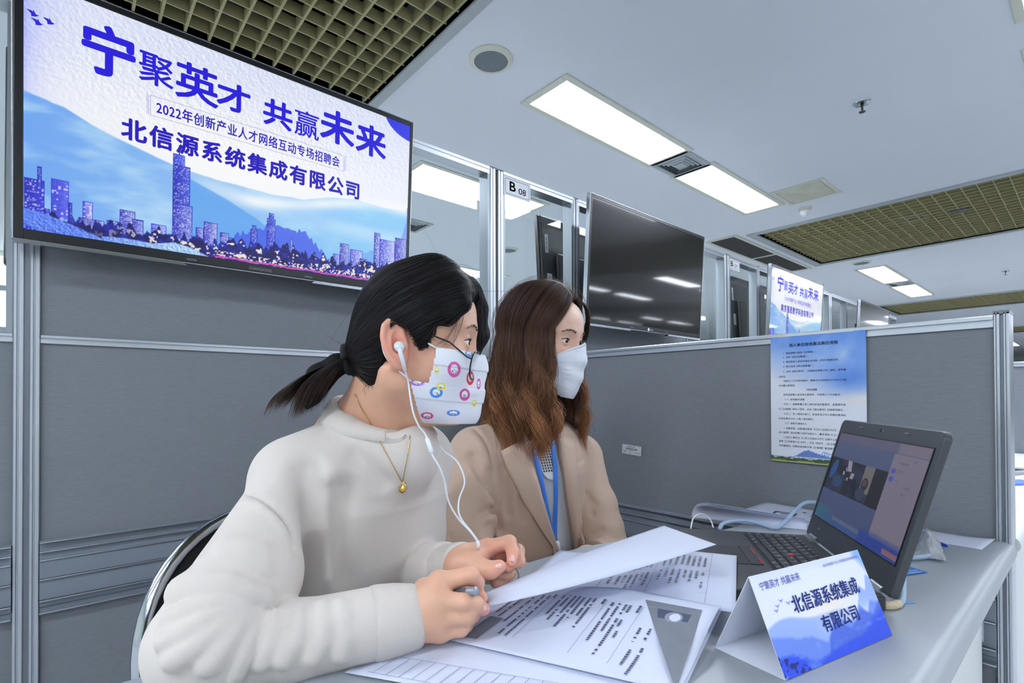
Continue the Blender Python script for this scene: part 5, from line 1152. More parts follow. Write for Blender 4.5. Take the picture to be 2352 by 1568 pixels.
rows = [(0, .0315, -.0115, -.0140), (.25, .029, -.036, -.040), (.45, .022, -.064, -.060), (.50, .021, -.067, -.064), (.54, .001, -.059, -.066), (.80, .009, -.088, -.090), (1, .017, -.115, -.113)]
pl = lambda v: .0012+.0022*np.interp(v, [0, .22, .24, .48, .52, .72, .74, 1], [0, .5, -.3, .6, 1.4, 1.2, .4, .2])
G = mask_grid(rows, mask_form, 300, 190, pl)
pq = G.reshape(-1, 3); C = np.zeros((len(pq), 3)); C[:] = (226, 228, 238)
hp = cam and PRINCIPAL_Y
def loc1(px, py): q = trace(lambda p: mask_form((p-HC1)@M1)-.002, px, py); return None if q is None else (q-HC1)@M1
MK = [((1043, 848), (14, 17), (218, 96, 170)), ((1080, 868), (9, 16), (226, 52, 62)), ((1003, 850), (5, 9), (238, 226, 60)), ((1077, 812), (9, 9), (84, 150, 226)), ((1002, 901), (14, 12), (70, 142, 220)), ((1013, 887), (10, 8), (236, 226, 70)), ((1067, 906), (12, 14), (210, 84, 158)), ((981, 954), (14, 8), (214, 70, 140)), ((1041, 948), (15, 7), (84, 140, 222)), ((958, 878), (15, 7), (170, 104, 206)), ((1089, 926), (6, 8), (236, 226, 70)), ((1099, 882), (5, 13), (214, 84, 158))]
for (px, py), (rx, ry), col in MK:
    c_ = loc1(px, py)
    if c_ is None: continue
    for sgn in (1, -1):
        a = (pq[:, 0]-c_[0])*1640/rx; b = (pq[:, 2]-c_[2])*1640/ry; near_ = (pq[:, 1]*sgn < .004); e = np.sqrt(a*a+b*b)
        m_ = near_ & (e < 1); C[m_] = col; m_ = near_ & (np.sqrt((a*1.75)**2+((b-.05)*1.75)**2) < 1); C[m_] = (236, 236, 242)
        m_ = near_ & (np.sqrt((a*2.6)**2+((b+.25)*3.6)**2) < 1) & (fbm(pq[:, 0]*900, pq[:, 2]*900, 2, 3) > .5); C[m_] = (120, 126, 140)
idx = np.arange(301*191).reshape(191, 301); Fm = np.stack([idx[:-1, :-1], idx[:-1, 1:], idx[1:, 1:], idx[1:, :-1]], -1).reshape(-1, 4)
PRINTED_MASK = mat('printed_mask', None, 0.7, attr='Col', bump=.15, bscale=900)
mk = raw_mesh('face_mask', HC1+pq@M1.T, Fm, PRINTED_MASK, w1, SA(C), True); s_ = mk.modifiers.new('solid', 'SOLIDIFY'); s_.thickness = .0008; s_.offset = 0
mk['label'] = 'white face mask printed with coloured ovals'
WB = mat('white_elastic', S(226, 226, 230), .7)
for sgn in (1, -1):
    q = lambda x, y, z: tuple(HC1+M1@V3(x, y*sgn, z))
    e0 = G[2, 2] if sgn < 0 else G[2, -3]; e1 = G[105, 2] if sgn < 0 else G[105, -3]; y0 = abs(e0[1]); y1 = abs(e1[1])
    MB().tube(smooth_path([q(e0[0], y0, e0[2]), q(.012, .0715, -.001), q(-.006, .0755, .016), q(-.020, .0775, .0195), q(-.036, .074, .008), q(-.036, .071, -.015), q(-.026, .071, -.034), q(e1[0], y1+.001, e1[2])], 6), .0011, 8).build('ear_loop', WB, mk, smooth=True)
# ---- spectacles
FRM = mat('black_frame', S(18, 18, 20), .25); LENS = glass_mat('lens_glass', (.96, .97, .98))
gl = None; m = MB(); ML = MB()
for s in (-1, 1):
    cx = V3(.0865, .034*s, -.031); nx = V3(.93, .30*s, -.12); nx /= np.linalg.norm(nx); uy = np.cross(nx, V3(0, 0, 1)); uy /= np.linalg.norm(uy); uz = np.cross(uy, nx)
    ringp = [HC1+M1@(cx+uy*(.0245*math.copysign(abs(math.cos(a))**.8, math.cos(a)))+uz*(.0195*math.copysign(abs(math.sin(a))**.8, math.sin(a)))) for a in np.linspace(0, 2*math.pi, 40)[:-1]]
    m.tube([tuple(p) for p in ringp], .0011, 8, closed=True); ML.add([tuple(p) for p in ringp], [tuple(range(len(ringp)))])
    oy = cx+uy*(.0250*(1 if (uy[1]*s) > 0 else -1))+uz*.008
    m.tube([tuple(HC1+M1@p) for p in (oy, oy+V3(-.006, .002*s, .002), V3(.05, .0715*s, -.004), V3(.01, .0735*s, .009), V3(-.018, .0745*s, .0165), V3(-.034, .071*s, .004))], .0011, 8)
    m.tube([tuple(HC1+M1@p) for p in (cx+uy*(-.022*(1 if (uy[1]*s) > 0 else -1))-V3(.002, 0, .002), V3(.081, .0085*s, -.030))], .0009, 6)
m.tube([tuple(HC1+M1@V3(.0945, y, -.024+.003*math.cos(y*200))) for y in np.linspace(-.0115, .0115, 7)], .0011, 8)
gl = m.build('spectacles', FRM, w1, smooth=True); ML.build('lens', LENS, gl)
# ---- necklace
GOLD = mat('gold', S(214, 170, 92), .22, 1.0)
allskin = lambda p: np.minimum(sweater_sdf(p), body1(p))
nl = surf_line(allskin, [(815, 905), (822, 922), (832, 942), (845, 962), (858, 982), (870, 1008), (882, 1032), (894, 1054), (906, 1076), (917, 1096), (924, 1106), (928, 1088), (933, 1064), (937, 1040), (940, 1016), (942, 1000)], lambda a, b: (a, b))
cen = CN1+V3(0, .01, 0); nl = [p+(np.array(CAM_POS)-p)/np.linalg.norm(np.array(CAM_POS)-p)*.002 for p in nl]
nk = MB().tube(smooth_path(nl, 4), .0006, 6).build('necklace', GOLD, w1, smooth=True)
pc = trace(allskin, 924, 1118); pc = pc+(np.array(CAM_POS)-pc)/np.linalg.norm(np.array(CAM_POS)-pc)*.003
MB().lathe([(0, -.0012), (.0052, -.001), (.0062, 0), (.0052, .001), (.0035, .0006), (0, .0016)], 24, 0, Matrix.Translation(pc) @ Matrix.Rotation(R_(-60), 4, 'Z') @ Matrix.Rotation(R_(80), 4, 'X') @ Matrix.Scale(1.35, 4, (0, 1, 0))).build('pendant', GOLD, nk, smooth=True)
# ---- hair
HAIR1 = mat('black_hair', S(12, 11, 12), .65, spec=.15); HAIR1S = mat('black_hair_strand', None, .40, attr='Col', spec=.4)
def hairline1(x): return np.interp(x, [-.2, -.085, -.064, -.046, -.036, -.030, -.022, -.004, .010, .022, .030, .045, .058, .066, .074, .085, .2], [-.052, -.066, -.076, -.066, -.046, -.020, .018, .010, -.016, -.012, .018, .034, .045, .056, .070, .085, .10])
def hair1(p):
    q = p; d = ell(q, (.001, 0, .031), (.084, .085, .083))
    d = smin(d, ell(q, (-.034, 0, -.020), (.048, .064, .066)), .03)
    hl = hairline1(q[:, 0]); d = smax(d, hl-q[:, 2], .006)
    d = smin(d, cap(q, (-.045, 0, -.005), (-.086, 0, -.030), .050, .016), .025)
    bang = chain(q, [V3(.026, -.004, .078), V3(.062, .008, .070), V3(.080, .022, .050), V3(.091, .034, .020), V3(.089, .044, -.018)], [.030, .025, .020, .015, .004], .01)
    d = smin(d, bang, .045)
    b2 = chain(q, [V3(.030, -.03, .088), V3(.056, -.050, .066), V3(.064, -.066, .048), V3(.050, -.072, .022)], [.022, .013, .008, .003], .01); d = smin(d, b2, .03)
    return d
P, F = sdf_mesh(hair1, (-.15, -.11, -.10), (.14, .11, .15), .0026)
hb = raw_mesh('hair', HC1+P@M1.T, F, HAIR1, w1, None, True)
def flow_strands(fn, seeds, dirfn, K, step, lift, rs):
    X = seeds.copy(); N = normals_at(fn, X); X = X+N*lift[:, None]; out = [X.copy()]; Dp = None
    for k in range(K-1):
        N = normals_at(fn, X); D = dirfn(X); D = D-N*(D*N).sum(1, keepdims=True); D /= np.maximum(np.linalg.norm(D, axis=1, keepdims=True), 1e-6)
        if Dp is not None: D = .5*D+.5*Dp; D /= np.maximum(np.linalg.norm(D, axis=1, keepdims=True), 1e-6)
        Dp = D; X = X+D*step; X = X-N*(fn(X)-lift)[:, None]*.9; out.append(X.copy())
    return np.stack(out, 1)
rs = np.random.RandomState(7); TIE = V3(-.086, 0, -.030)
N_ = normals_at(hair1, P); top = P[(P[:, 0] > -.072)]
sd = top[rs.choice(len(top), 4200)]
def dir1(X):
    d = TIE-X; d /= np.linalg.norm(d, axis=1, keepdims=True); front = np.clip((X[:, 0]-.055)/.03, 0, 1)[:, None]*(X[:, 1] > -.02)[:, None]
    return d*(1-front)+front*(V3(.25, .25, -.95)-0*X)
S1 = flow_strands(hair1, sd, dir1, 14, .0065, rs.uniform(.0002, .0016, len(sd)), rs)
tone = SA(np.array((26, 23, 25))[None]+rs.uniform(0, 1, (len(sd), 1))*np.array((20, 18, 20))[None])
strands_mesh('hair_strands', HC1+S1@M1.T, .00032, HAIR1S, hb, np.repeat(tone[:, None], 14, 1))
# loose hairs over the crown, temple and nape
sd = top[rs.choice(len(top), 110)]; K = 10; fl = np.zeros((110, K, 3)); n0_ = normals_at(hair1, sd); tdir = dir1(sd)+rs.normal(0, .5, sd.shape)
for k in range(K): t_ = k/(K-1)*.05; fl[:, k] = sd+tdir*t_+n0_*(t_*.5-4*t_*t_)[:, None] if False else sd+tdir*t_+n0_*(t_*.45-6*t_*t_)
sel = [(.066, -.050, .05), (.060, -.056, .045), (.055, -.060, .040)]
wisp = []
for j in range(16):
    a = V3(.058+.012*rs.rand(), -.056+.006*rs.rand(), .055); b = V3(.052+.02*rs.rand(), -.063, .015-.02*rs.rand()); c_ = V3(.026+.03*rs.rand(), -.068, -.008-.010*rs.rand()); wisp.append([a*(1-t)**2+b*2*t*(1-t)+c_*t*t for t in np.linspace(0, 1, K)])
for j in range(6):
    a = V3(-.062+.035*rs.rand(), -.056+.01*rs.rand(), -.055-.01*rs.rand()); c_ = a+V3(-.008+.012*rs.rand(), .0, -.012-.014*rs.rand()); b = (a+c_)/2+V3(0, -.004, 0); wisp.append([a*(1-t)**2+b*2*t*(1-t)+c_*t*t for t in np.linspace(0, 1, K)])
FLY = np.concatenate([fl, np.array(wisp)]); strands_mesh('loose_hair', HC1+FLY@M1.T, .00016, HAIR1S, hb, np.full((len(FLY), K, 3), .012))
# pony tail: many strands fanning from the tie
NS, K = 1500, 16; t_ = np.linspace(0, 1, K); pt = np.zeros((NS, K, 3)); r2 = rs.normal(0, 1, (NS, 2)); r2 *= np.minimum(1, 1.9/np.linalg.norm(r2, axis=1))[:, None]; ln = rs.uniform(.72, 1.05, NS)
A_, B_, C_, D_ = V3(-.082, 0, -.030), V3(-.112, 0, -.036), V3(-.146, 0, -.062), V3(-.156, 0, -.112)
for k, t in enumerate(t_):
    s = (t*ln)[:, None]; ctr = A_*(1-s)**3+B_*3*s*(1-s)**2+C_*3*s*s*(1-s)+D_*s**3; w = np.interp(t, [0, .1, .35, .7, 1], [.007, .010, .018, .022, .018])
    pt[:, k] = ctr+np.stack([r2[:, 0]*w*.95, r2[:, 1]*w, r2[:, 0]*w*.55], 1)+np.stack([-.010*(s[:, 0]**2)*(r2[:, 0] < -.3), 0*s[:, 0], .018*(s[:, 0]**2)*(r2[:, 0] < -.3)], 1)
c0, c1 = SA(np.array((26, 22, 23))), SA(np.array((86, 60, 46))); g_ = np.clip((t_-.45)*1.6, 0, 1)[None, :, None]*rs.uniform(.2, 1, (NS, 1, 1)); cc = c0*(1-g_)+c1*g_
core = chain
def tail(p): return chain(p, [A_, V3(-.106, 0, -.039), V3(-.128, 0, -.058), V3(-.140, 0, -.084), V3(-.144, 0, -.100)], [.011, .014, .018, .014, .004], .01)
Pt, Ft = sdf_mesh(tail, (-.20, -.06, -.14), (-.05, .06, .02), .003); hp_ = raw_mesh('ponytail', HC1+Pt@M1.T, Ft, HAIR1, w1, None, True)
strands_mesh('hair_strands', HC1+pt@M1.T, .00038, HAIR1S, hp_, cc)
# fabric hair tie
m = MB(); 
for k in range(3):
    c_ = TIE+V3(-.003+.008*k-.004, 0, -.001-.003*k); ps = [tuple(HC1+M1@(c_+V3(.25*(.0165-.001*k)*math.sin(a)*-1, (.0175-.001*k)*math.cos(a), (.0175-.001*k)*math.sin(a)))) for a in np.linspace(0, 2*math.pi, 26)[:-1]]; m.tube(ps, .0052, 8, closed=True)
m.build('hair_tie', mat('black_cloth', S(24, 24, 28), .9, bump=.5, bscale=700), w1, smooth=True)
# brow and lashes
BROW = mat('brow_hair', S(58, 44, 40), .6)
def brow_and_lash(parent, HC, M, fn, thick=1.0):
    for s in (-1, 1):
        st = []; r_ = np.random.RandomState(3)
        for k in range(110):
            t = r_.rand(); y = .012+.036*t; z = .0195+.0065*math.sin(t*2.4)-.006*t*t+r_.normal(0, .0014*(1-t*.5)); x = .09; q = V3(x, y*s, z)
            for _ in range(14): q[0] -= fn(q[None])[0]*.8
            st.append([q+V3(.0004, (.0012+.0035*u)*s, .0018*u*(1-t*1.4)) for u in np.linspace(0, 1, 4)])
        strands_mesh('eyebrow', HC+np.array(st)@M.T, .00033*thick, BROW, parent)
        lash = MB(); pts = []
        for t in np.linspace(-1, 1, 13): y = EYE[1]+.0005+.0135*t; z = .0050*(1-t*t)+.0004+(y-EYE[1])*.12; x = EYE[0]+math.sqrt(max(1e-6, .0142**2-(y-EYE[1])**2-z*z)); pts.append(tuple(HC+M@V3(x, y*s, z)))
        lash.tube(pts, [.0004+.0007*math.sin(math.pi*k/12) for k in range(13)], 6); lash.build('eyelashes', mat('lash', S(20, 16, 16), .6), parent, smooth=True)
brow_and_lash(w1, HC1, M1, head_sdf)
# nails
NAIL = mat('nail', S(238, 190, 180), .2, coat=.4)
def nail(c, ax, up, L_, W_, parent):
    ax = ax/np.linalg.norm(ax); up = up-ax*(up@ax); up /= np.linalg.norm(up); sd_ = np.cross(ax, up); mb = MB()
    mb.grid(lambda u, v: tuple(c+ax*(L_*(u-.5))+sd_*(W_*(v-.5)*(1-.35*abs(2*u-1)**3))+up*(-.0035*(2*v-1)**2*1.0+.0004)), 8, 8); return mb.build('fingernail', NAIL, parent, smooth=True, solid=.0004)
def snap(p, fn, d=0.0): 
    n = normals_at(fn, p[None])[0]; return p-n*(fn(p[None])[0]-d), n
for px, py, a, b in ((900+930/4.355, 1180+940/4.355, cr(838, 892, .590), cr(918, 950, .603)), (900+1062/4.355, 1180+518/4.355, cr(985, 562, .672), cr(1075, 525, .672)), (900+1205/4.355, 1180+440/4.355, cr(1212, 385, .702), cr(1198, 480, .690))):
    q = trace(body1, px, py, .4)
    if q is not None: n = normals_at(body1, q[None])[0]; nail(q+n*.0004, b-a, n, .010, .0085, w1)
# ---- pens and earphones (held or hanging, so things of their own)
GREYP = mat('grey_pen', S(84, 88, 98), .3); PTIP = mat('pen_tip', S(150, 156, 168), .25, .3)
def pen(name, a, b, label, r=.0052, tipm=PTIP):
    t = thing(name, label, 'pen', tuple(a)); d_ = Vector(b-a); 
    MB().tube([d_*0, d_*.02, d_*.78], [r*.8, r, r], 16).build('barrel', GREYP, t, smooth=True, sharp=50); MB().tube([d_*.78, d_*.80, d_*.98, d_*1.0], [r*1.12, r*1.12, r*.95, r*.6], 16).build('end_cap', tipm, t, smooth=True, sharp=50)
pen('pen', cr(500, 800, .616), cr(852, 772, .582), 'dark grey pen between the fingers of the hand nearest the camera')
pen('pen', cr(955, 448, .712), cr(1128, 548, .700), 'dark pen with a purple end in the rear hand of the white sweater', .0048, mat('purple_plastic', S(150, 96, 160), .4))
ep = thing('earphones', 'white wired earphones worn by the dark haired woman', 'earphones', (0, 0, 0)); WP = mat('white_plastic', None)
b0 = HC1+M1@V3(-.014, -.0795, -.014)
MB().lathe([(0, -.0075), (.004, -.0068), (.0068, -.002), (.0068, .002), (.0045, .0062), (0, .007)], 20, 0, Matrix.Translation(b0) @ Matrix.Rotation(R_(-34), 4, 'Z') @ Matrix.Rotation(R_(80), 4, 'X')).build('earbud', WP, ep, smooth=True)
st_ = [tuple(HC1+M1@V3(*q)) for q in ((-.013, -.083, -.016), (-.0115, -.0835, -.022), (-.005, -.081, -.044))]; MB().tube(st_, [.0036, .0030, .0025], 12).build('stem', WP, ep, smooth=True)
e1 = HC1+M1@V3(-.005, -.081, -.044)
cab = [e1, pd(938, 880, .668), pd(943, 915, .664), pd(950, 950, .664), pd(962, 978, .668), pd(978, 1000, .672), pd(992, 1042, .668), pd(1008, 1070, .668), pd(1020, 1100, .675), pd(1030, 1150, .685), pd(1052, 1190, .69), pd(1080, 1220, .693), pd(1097, 1244, .695)]
MB().tube(smooth_path(cab, 6), .00125, 8).build('cable', WP, ep, smooth=True)
a, b = Vector(pd(980, 1005, .671)), Vector(pd(992, 1040, .667)); MB().tube([a, a+(b-a)*.1, a+(b-a)*.9, b], [.0018, .0030, .0030, .0018], 12).build('remote', WP, ep, smooth=True)
cab = [HC1+M1@V3(-.01, .078, -.03), HC1+M1@V3(.02, .07, -.10), pd(986, 962, .775), pd(995, 1000, .765), pd(1018, 1034, .755), pd(1050, 1060, .745), pd(1067, 1105, .735), pd(1054, 1148, .725), pd(1056, 1185, .715), pd(1082, 1220, .702), pd(1099, 1244, .695)]
MB().tube(smooth_path(cab, 6), .00125, 8).build('cable', WP, ep, smooth=True)
MB().tube([pd(1097, 1242, .695), pd(1099, 1252, .695), pd(1098, 1262, .697)], [.0022, .0026, .0014], 10).build('splitter', WP, ep, smooth=True)
MB().tube(smooth_path([pd(1185, 1305, .70), pd(1191, 1318, .70), pd(1190, 1330, .70), pd(1184, 1338, .702)], 6), .0011, 8).build('cable', mat('grey_cord', S(120, 124, 116), .5), ep, smooth=True)
# ---- chair behind her
ch = thing('chair', 'black mesh chair with a bright chrome ring back, behind the white sweater', 'chair', (.345, .985, 0), (0, 0, R_(18)))
CHR = mat('chrome', S(190, 195, 202), .15, 1.0)
m = MB(); ring = [(.235*math.copysign(abs(math.cos(a))**.85, math.cos(a)), .13+.03*math.cos(a)**2*-1, .605+.215*math.copysign(abs(math.sin(a))**.85, math.sin(a))) for a in np.linspace(0, 2*math.pi, 48)[:-1]]
m.tube(ring, .0125, 14, closed=True); m.build('back_ring', CHR, ch, smooth=True)
MB().grid(lambda u, v: (lambda a, r: (.225*r*math.copysign(abs(math.cos(a))**.85, math.cos(a)), .13-.03*(r*math.cos(a))**2+.02*(1-r*r), .605+.205*r*math.copysign(abs(math.sin(a))**.85, math.sin(a))))(u*2*math.pi, v), 48, 8).build('backrest', mat('black_mesh', S(18, 18, 20), .75, bump=.8, bscale=600), ch, smooth=True, solid=.012)
MB().box(-.22, .22, -.26, .14, .40, .455).build('seat', mat('black_seat', S(24, 24, 27), .8), ch, bevel=.02, segs=4)
for sx in (-1, 1):
    MB().tube(smooth_path([(sx*.20, -.22, .02), (sx*.20, -.21, .20), (sx*.20, -.19, .40)], 4), .011, 10).build('leg', CHR, ch, smooth=True); MB().tube(smooth_path([(sx*.20, .20, .02), (sx*.20, .17, .22), (sx*.205, .13, .42), (sx*.22, .115, .55)], 4), .011, 10).build('leg', CHR, ch, smooth=True)
# ================================================================== the woman in the beige blazer
HC2 = V3(.840, .846, 1.173); Y2 = R_(-77); M2 = frame(Y2, R_(9), 0); MH2 = frame(Y2, 0, 0)
w2 = thing('person', 'brown haired woman with long wavy hair, beige blazer and plain white face mask', 'person', (0, 0, 0))
SR2, SL2 = pd(1092, 1040, 1.15), pd(1330, 1050, 1.31); NB2 = pd(1222, 985, 1.235)
CH2 = (SR2+SL2)/2; lat2 = SL2-SR2; lat2[2] = 0; lat2 /= np.linalg.norm(lat2); fr2 = V3(lat2[1], -lat2[0], 0); B2 = np.stack([lat2, fr2, V3(0, 0, 1)])
WA2 = CH2-fr2*.06; WA2[2] = .58
EL2, WR2 = pd(1062, 1335, 1.06), pd(1245, 1352, .945); ELL2, WL2 = pd(1388, 1292, 1.24), pd(1352, 1300, 1.02)
def rest_hand(P, w, d_, side, up=V3(0, 0, 1)):
    d_ = d_/np.linalg.norm(d_); sd_ = np.cross(up, d_)*side; sd_ /= np.linalg.norm(sd_); d = None
    for k, (o, L_) in enumerate(((.030, .070), (.010, .078), (-.011, .072), (-.030, .056))):
        m_ = w+d_*.085+sd_*o+up*.006; a = cap(P, w+d_*.012+sd_*o*.4, m_, .018, .0125); f = chain(P, [m_, m_+d_*L_*.52+up*.006, m_+d_*L_*.8-up*.006, m_+d_*L_-up*.014], [.0118, .0102, .009, .0074], .004)
        f = smin(a, f, .006); d = f if d is None else smin(d, f, .006)
    return smin(d, chain(P, [w+d_*.02+sd_*.014, w+d_*.052+sd_*.048, w+d_*.085+sd_*.058-up*.006], [.016, .0125, .0088], .004), .008)
def neck2(P):
    d = cap(P, HC2+M2@V3(-.030, 0, -.05), NB2, .046, .050)
    return smin(d, chain(P, [SR2, NB2+V3(0, .02, -.04), SL2], [.035, .045, .035]), .04)
def body2(P):
    d = near(P, HC2, .16, lambda p: head_sdf((p-HC2)@M2), .03); d = smin(d, near(P, (HC2+NB2)/2+V3(0, .03, -.08), .34, neck2, .03), .022)
    d = smin(d, chain(P, [NB2+V3(0, .03, -.05), (CH2+WA2)/2, WA2], [.075, .085, .085]), .05)
    d = smin(d, chain(P, [SR2, EL2, WR2], [.036, .030, .024]), .03); d = smin(d, chain(P, [SL2, ELL2, WL2], [.036, .030, .024]), .03)
    d = smin(d, near(P, WR2, .2, lambda p: rest_hand(p, WR2, V3(.75, -.55, -.02), 1), .02), .01)
    return smin(d, near(P, WL2, .2, lambda p: rest_hand(p, WL2, V3(-.2, -.9, -.02), -1), .02), .01)
P, F = sdf_mesh(body2, (.50, .42, .50), (1.30, 1.22, 1.33), .0027)
H2 = lambda *a: HC2+M2@V3(*a)
body = raw_mesh('body', P, F, SKIN, w2, skin_colors(P, (222, 180, 157), [(H2(.08, -.03, .0), .014, (210, 160, 140), .5), (H2(.06, -.05, -.03), .03, (232, 178, 160), .5), (H2(.085, 0, .06), .04, (236, 204, 188), .7), (H2(.075, .03, 0), .014, (208, 158, 140), .5)]), True)
for s in (-1, 1): eye_parts(w2, HC2, M2, (R_(2), R_(10)), s)
brow_and_lash(w2, HC2, M2, head_sdf, 1.3)
# ---- folded white respirator
def mask2_form(p): return smin(head_sdf(p)-.0040, chain(p, [V3(.088, 0, .002), V3(.0995, 0, -.040), V3(.098, 0, -.078), V3(.080, 0, -.124)], [.0035, .0035, .0035, .004], .01), .045)
rows = [(0, .050, -.036, .002), (.12, .040, -.042, -.012), (.3, .030, -.050, -.038), (.6, .028, -.072, -.074), (.8, .038, -.094, -.100), (.93, .056, -.110, -.118), (1, .072, -.120, -.126)]
G2 = mask_grid(rows, mask2_form, 160, 120, None, lin=True); pq = G2.reshape(-1, 3); uu, vv = np.meshgrid(np.linspace(-1, 1, 161), np.linspace(0, 1, 121)); C = np.zeros((161*121, 3)); C[:] = (226, 230, 240)
uu, vv = uu.ravel(), vv.ravel(); dash = (np.floor(np.abs(uu)*90) % 2 == 0)
for sel in ((np.abs(vv-(.32+.02*np.abs(uu))) < .006) & (np.abs(uu) > .12) & (np.abs(uu) < .72) & dash, (np.abs(vv-(.90-.16*np.abs(uu))) < .006) & (np.abs(uu) > .15) & (np.abs(uu) < .8) & dash, (np.abs(vv-.045) < .006) & (np.abs(uu) < .75)): C[sel] = (170, 176, 190)
idx = np.arange(161*121).reshape(121, 161); Fm = np.stack([idx[:-1, :-1], idx[:-1, 1:], idx[1:, 1:], idx[1:, :-1]], -1).reshape(-1, 4)
mk2 = raw_mesh('face_mask', HC2+pq@M2.T, Fm, PRINTED_MASK, w2, SA(C), True); s_ = mk2.modifiers.new('solid', 'SOLIDIFY'); s_.thickness = .0012; s_.offset = 0; mk2['label'] = 'plain white folded face mask'
# ---- blouse and blazer
BLOUSE = mat('pale_blouse', S(212, 219, 228), .7, bump=.2, bscale=700); BLAZER = mat('beige_blazer', S(200, 174, 155), .72, noise=.03, nscale=700, bump=.12, bscale=1500, sheen=.1); LAPEL = BLAZER
PROF2 = [(.50, .150, .105), (.65, .150, .105), (.78, .150, .105), (.86, .145, .100), (.92, .128, .080), (.97, .085, .055)]
def blouse_sdf(P):
    d = torso(P, CH2, WA2, B2, PROF2); d = smax(d, P[:, 2]-.985, .03); d = smax(d, .52-P[:, 2], .01)
    d = smin(d, cap(P, NB2+V3(0, 0, -.05), NB2+V3(0, 0, .012), .062, .054), .03)
    return smax(d, -cap(P, NB2+V3(0, .0, -.01), NB2+V3(0, 0, .06), .050), .004)
P, F = sdf_mesh(blouse_sdf, (.45, .60, .50), (1.30, 1.25, 1.05), .0045); raw_mesh('blouse', P, F, BLOUSE, w2, None, True)
def c6(a, b): return 980+a/3.409, 900+b/3.409
# opening of the blazer, as across-the-chest limits for each height
op = [(1045, 1213, 1287), (1090, 1224, 1297), (1150, 1245, 1304), (1200, 1262, 1312), (1250, 1278, 1319), (1300, 1293, 1326)]
def lim(side):
    zz, xx = [], []
    for y, a, b in op:
        q = trace(lambda p: blouse_sdf(p)-.012, a if side == 0 else b, y)
        if q is not None: zz.append(q[2]); xx.append(float((q-CH2)@lat2))
    o = np.argsort(zz); return np.array(zz)[o], np.array(xx)[o]
zl, xl = lim(0); zr, xr = lim(1)
EC2, ECL2 = EL2+V3(0, 0, .01), ELL2+V3(0, 0, .01)
def blazer_base(P):
    pr = [(z, w+.016, e+.016) for z, w, e in PROF2]; d = torso(P, CH2, WA2, B2, pr); d = smax(d, P[:, 2]-.975, .03); d = smax(d, .52-P[:, 2], .01)
    d = smin(d, chain(P, [SR2+V3(0, 0, .004), (SR2+NB2)/2+V3(0, .01, -.012), NB2+V3(0, .02, -.03), (SL2+NB2)/2+V3(0, .01, -.012), SL2+V3(0, 0, .004)], [.056, .052, .060, .052, .056]), .04)
    d = smin(d, cap(P, NB2+V3(0, .03, -.05), NB2+V3(0, .03, .010), .070, .062), .03)
    ar = smin(cap(P, SR2+V3(0, 0, -.006), EC2, .060, .056), cap(P, EC2, WR2, .055, .040), .012); al = smin(cap(P, SL2+V3(0, 0, -.006), ECL2, .060, .054), cap(P, ECL2, WL2, .054, .040), .012)
    for q, r in ((.50, .060), (.72, .061), (.92, .060)): al = smin(al, sph(P, SL2+(ECL2-SL2)*q+lat2*.008, r), .012)
    d = smin(d, ar, .010); d = smin(d, al, .010)
    # open front and neck
    rel = P-CH2; x = rel@lat2; fy = rel@fr2; z = P[:, 2]; a = np.interp(z, zl, xl); b = np.interp(z, zr, xr); cut = np.maximum(np.maximum(a-x, x-b), .02-fy)
    d = smax(d, -cut, .004); d = smax(d, -cap(P, NB2+V3(0, 0, -.03)+fr2*.02, NB2+V3(0, 0, .06), .052, .058), .006)
    d = smax(d, -cap(P, WR2+(EL2-WR2)*.02, WR2+(WR2-EL2)*.5, .033), .004); return smax(d, -cap(P, WL2+(ELL2-WL2)*.02, WL2+(WL2-ELL2)*.5, .033), .004)
GR2, RD2 = [], []
for pts, r, k in (([(600, 600), (625, 760), (640, 950), (645, 1150)], .006, .012), ([(345, 270), (420, 330), (480, 430), (510, 560), (520, 700)], .0025, .006), ([(340, 270), (400, 210), (450, 165)], .0018, .004), ([(740, 830), (760, 1000), (785, 1200), (790, 1320)], .0045, .010), ([(350, 520), (430, 680), (500, 790), (545, 900)], .0045, .018), ([(430, 950), (500, 920), (545, 980), (575, 1080)], .004, .016), ([(180, 1130), (200, 1230), (215, 1310)], .004, .010), ([(1180, 560), (1215, 540), (1230, 520)], .003, .006), ([(1185, 620), (1190, 800), (1215, 1000), (1290, 1220)], .004, .008), ([(1240, 600), (1260, 800), (1300, 960), (1320, 1200)], .0045, .010), ([(1285, 850), (1320, 880)], .004, .012), ([(1310, 1130), (1370, 1090)], .005, .014)): groove(pts, r, k, c6, blazer_base, GR2, .9)
for pts, r, k in (([(300, 420), (400, 640), (470, 780), (530, 930)], .006, .025), ([(330, 330), (420, 430), (470, 560)], .005, .02), ([(480, 980), (540, 1020), (575, 1120)], .006, .02), ([(690, 700), (710, 1000), (740, 1250)], .005, .02)): groove(pts, r, k, c6, blazer_base, RD2, .9)
blazer_sdf = folded(blazer_base, GR2, RD2)
P, F = sdf_mesh(blazer_sdf, (.42, .45, .50), (1.34, 1.25, 1.05), .0040); bz = raw_mesh('blazer', P, F, BLAZER, w2, None, True)
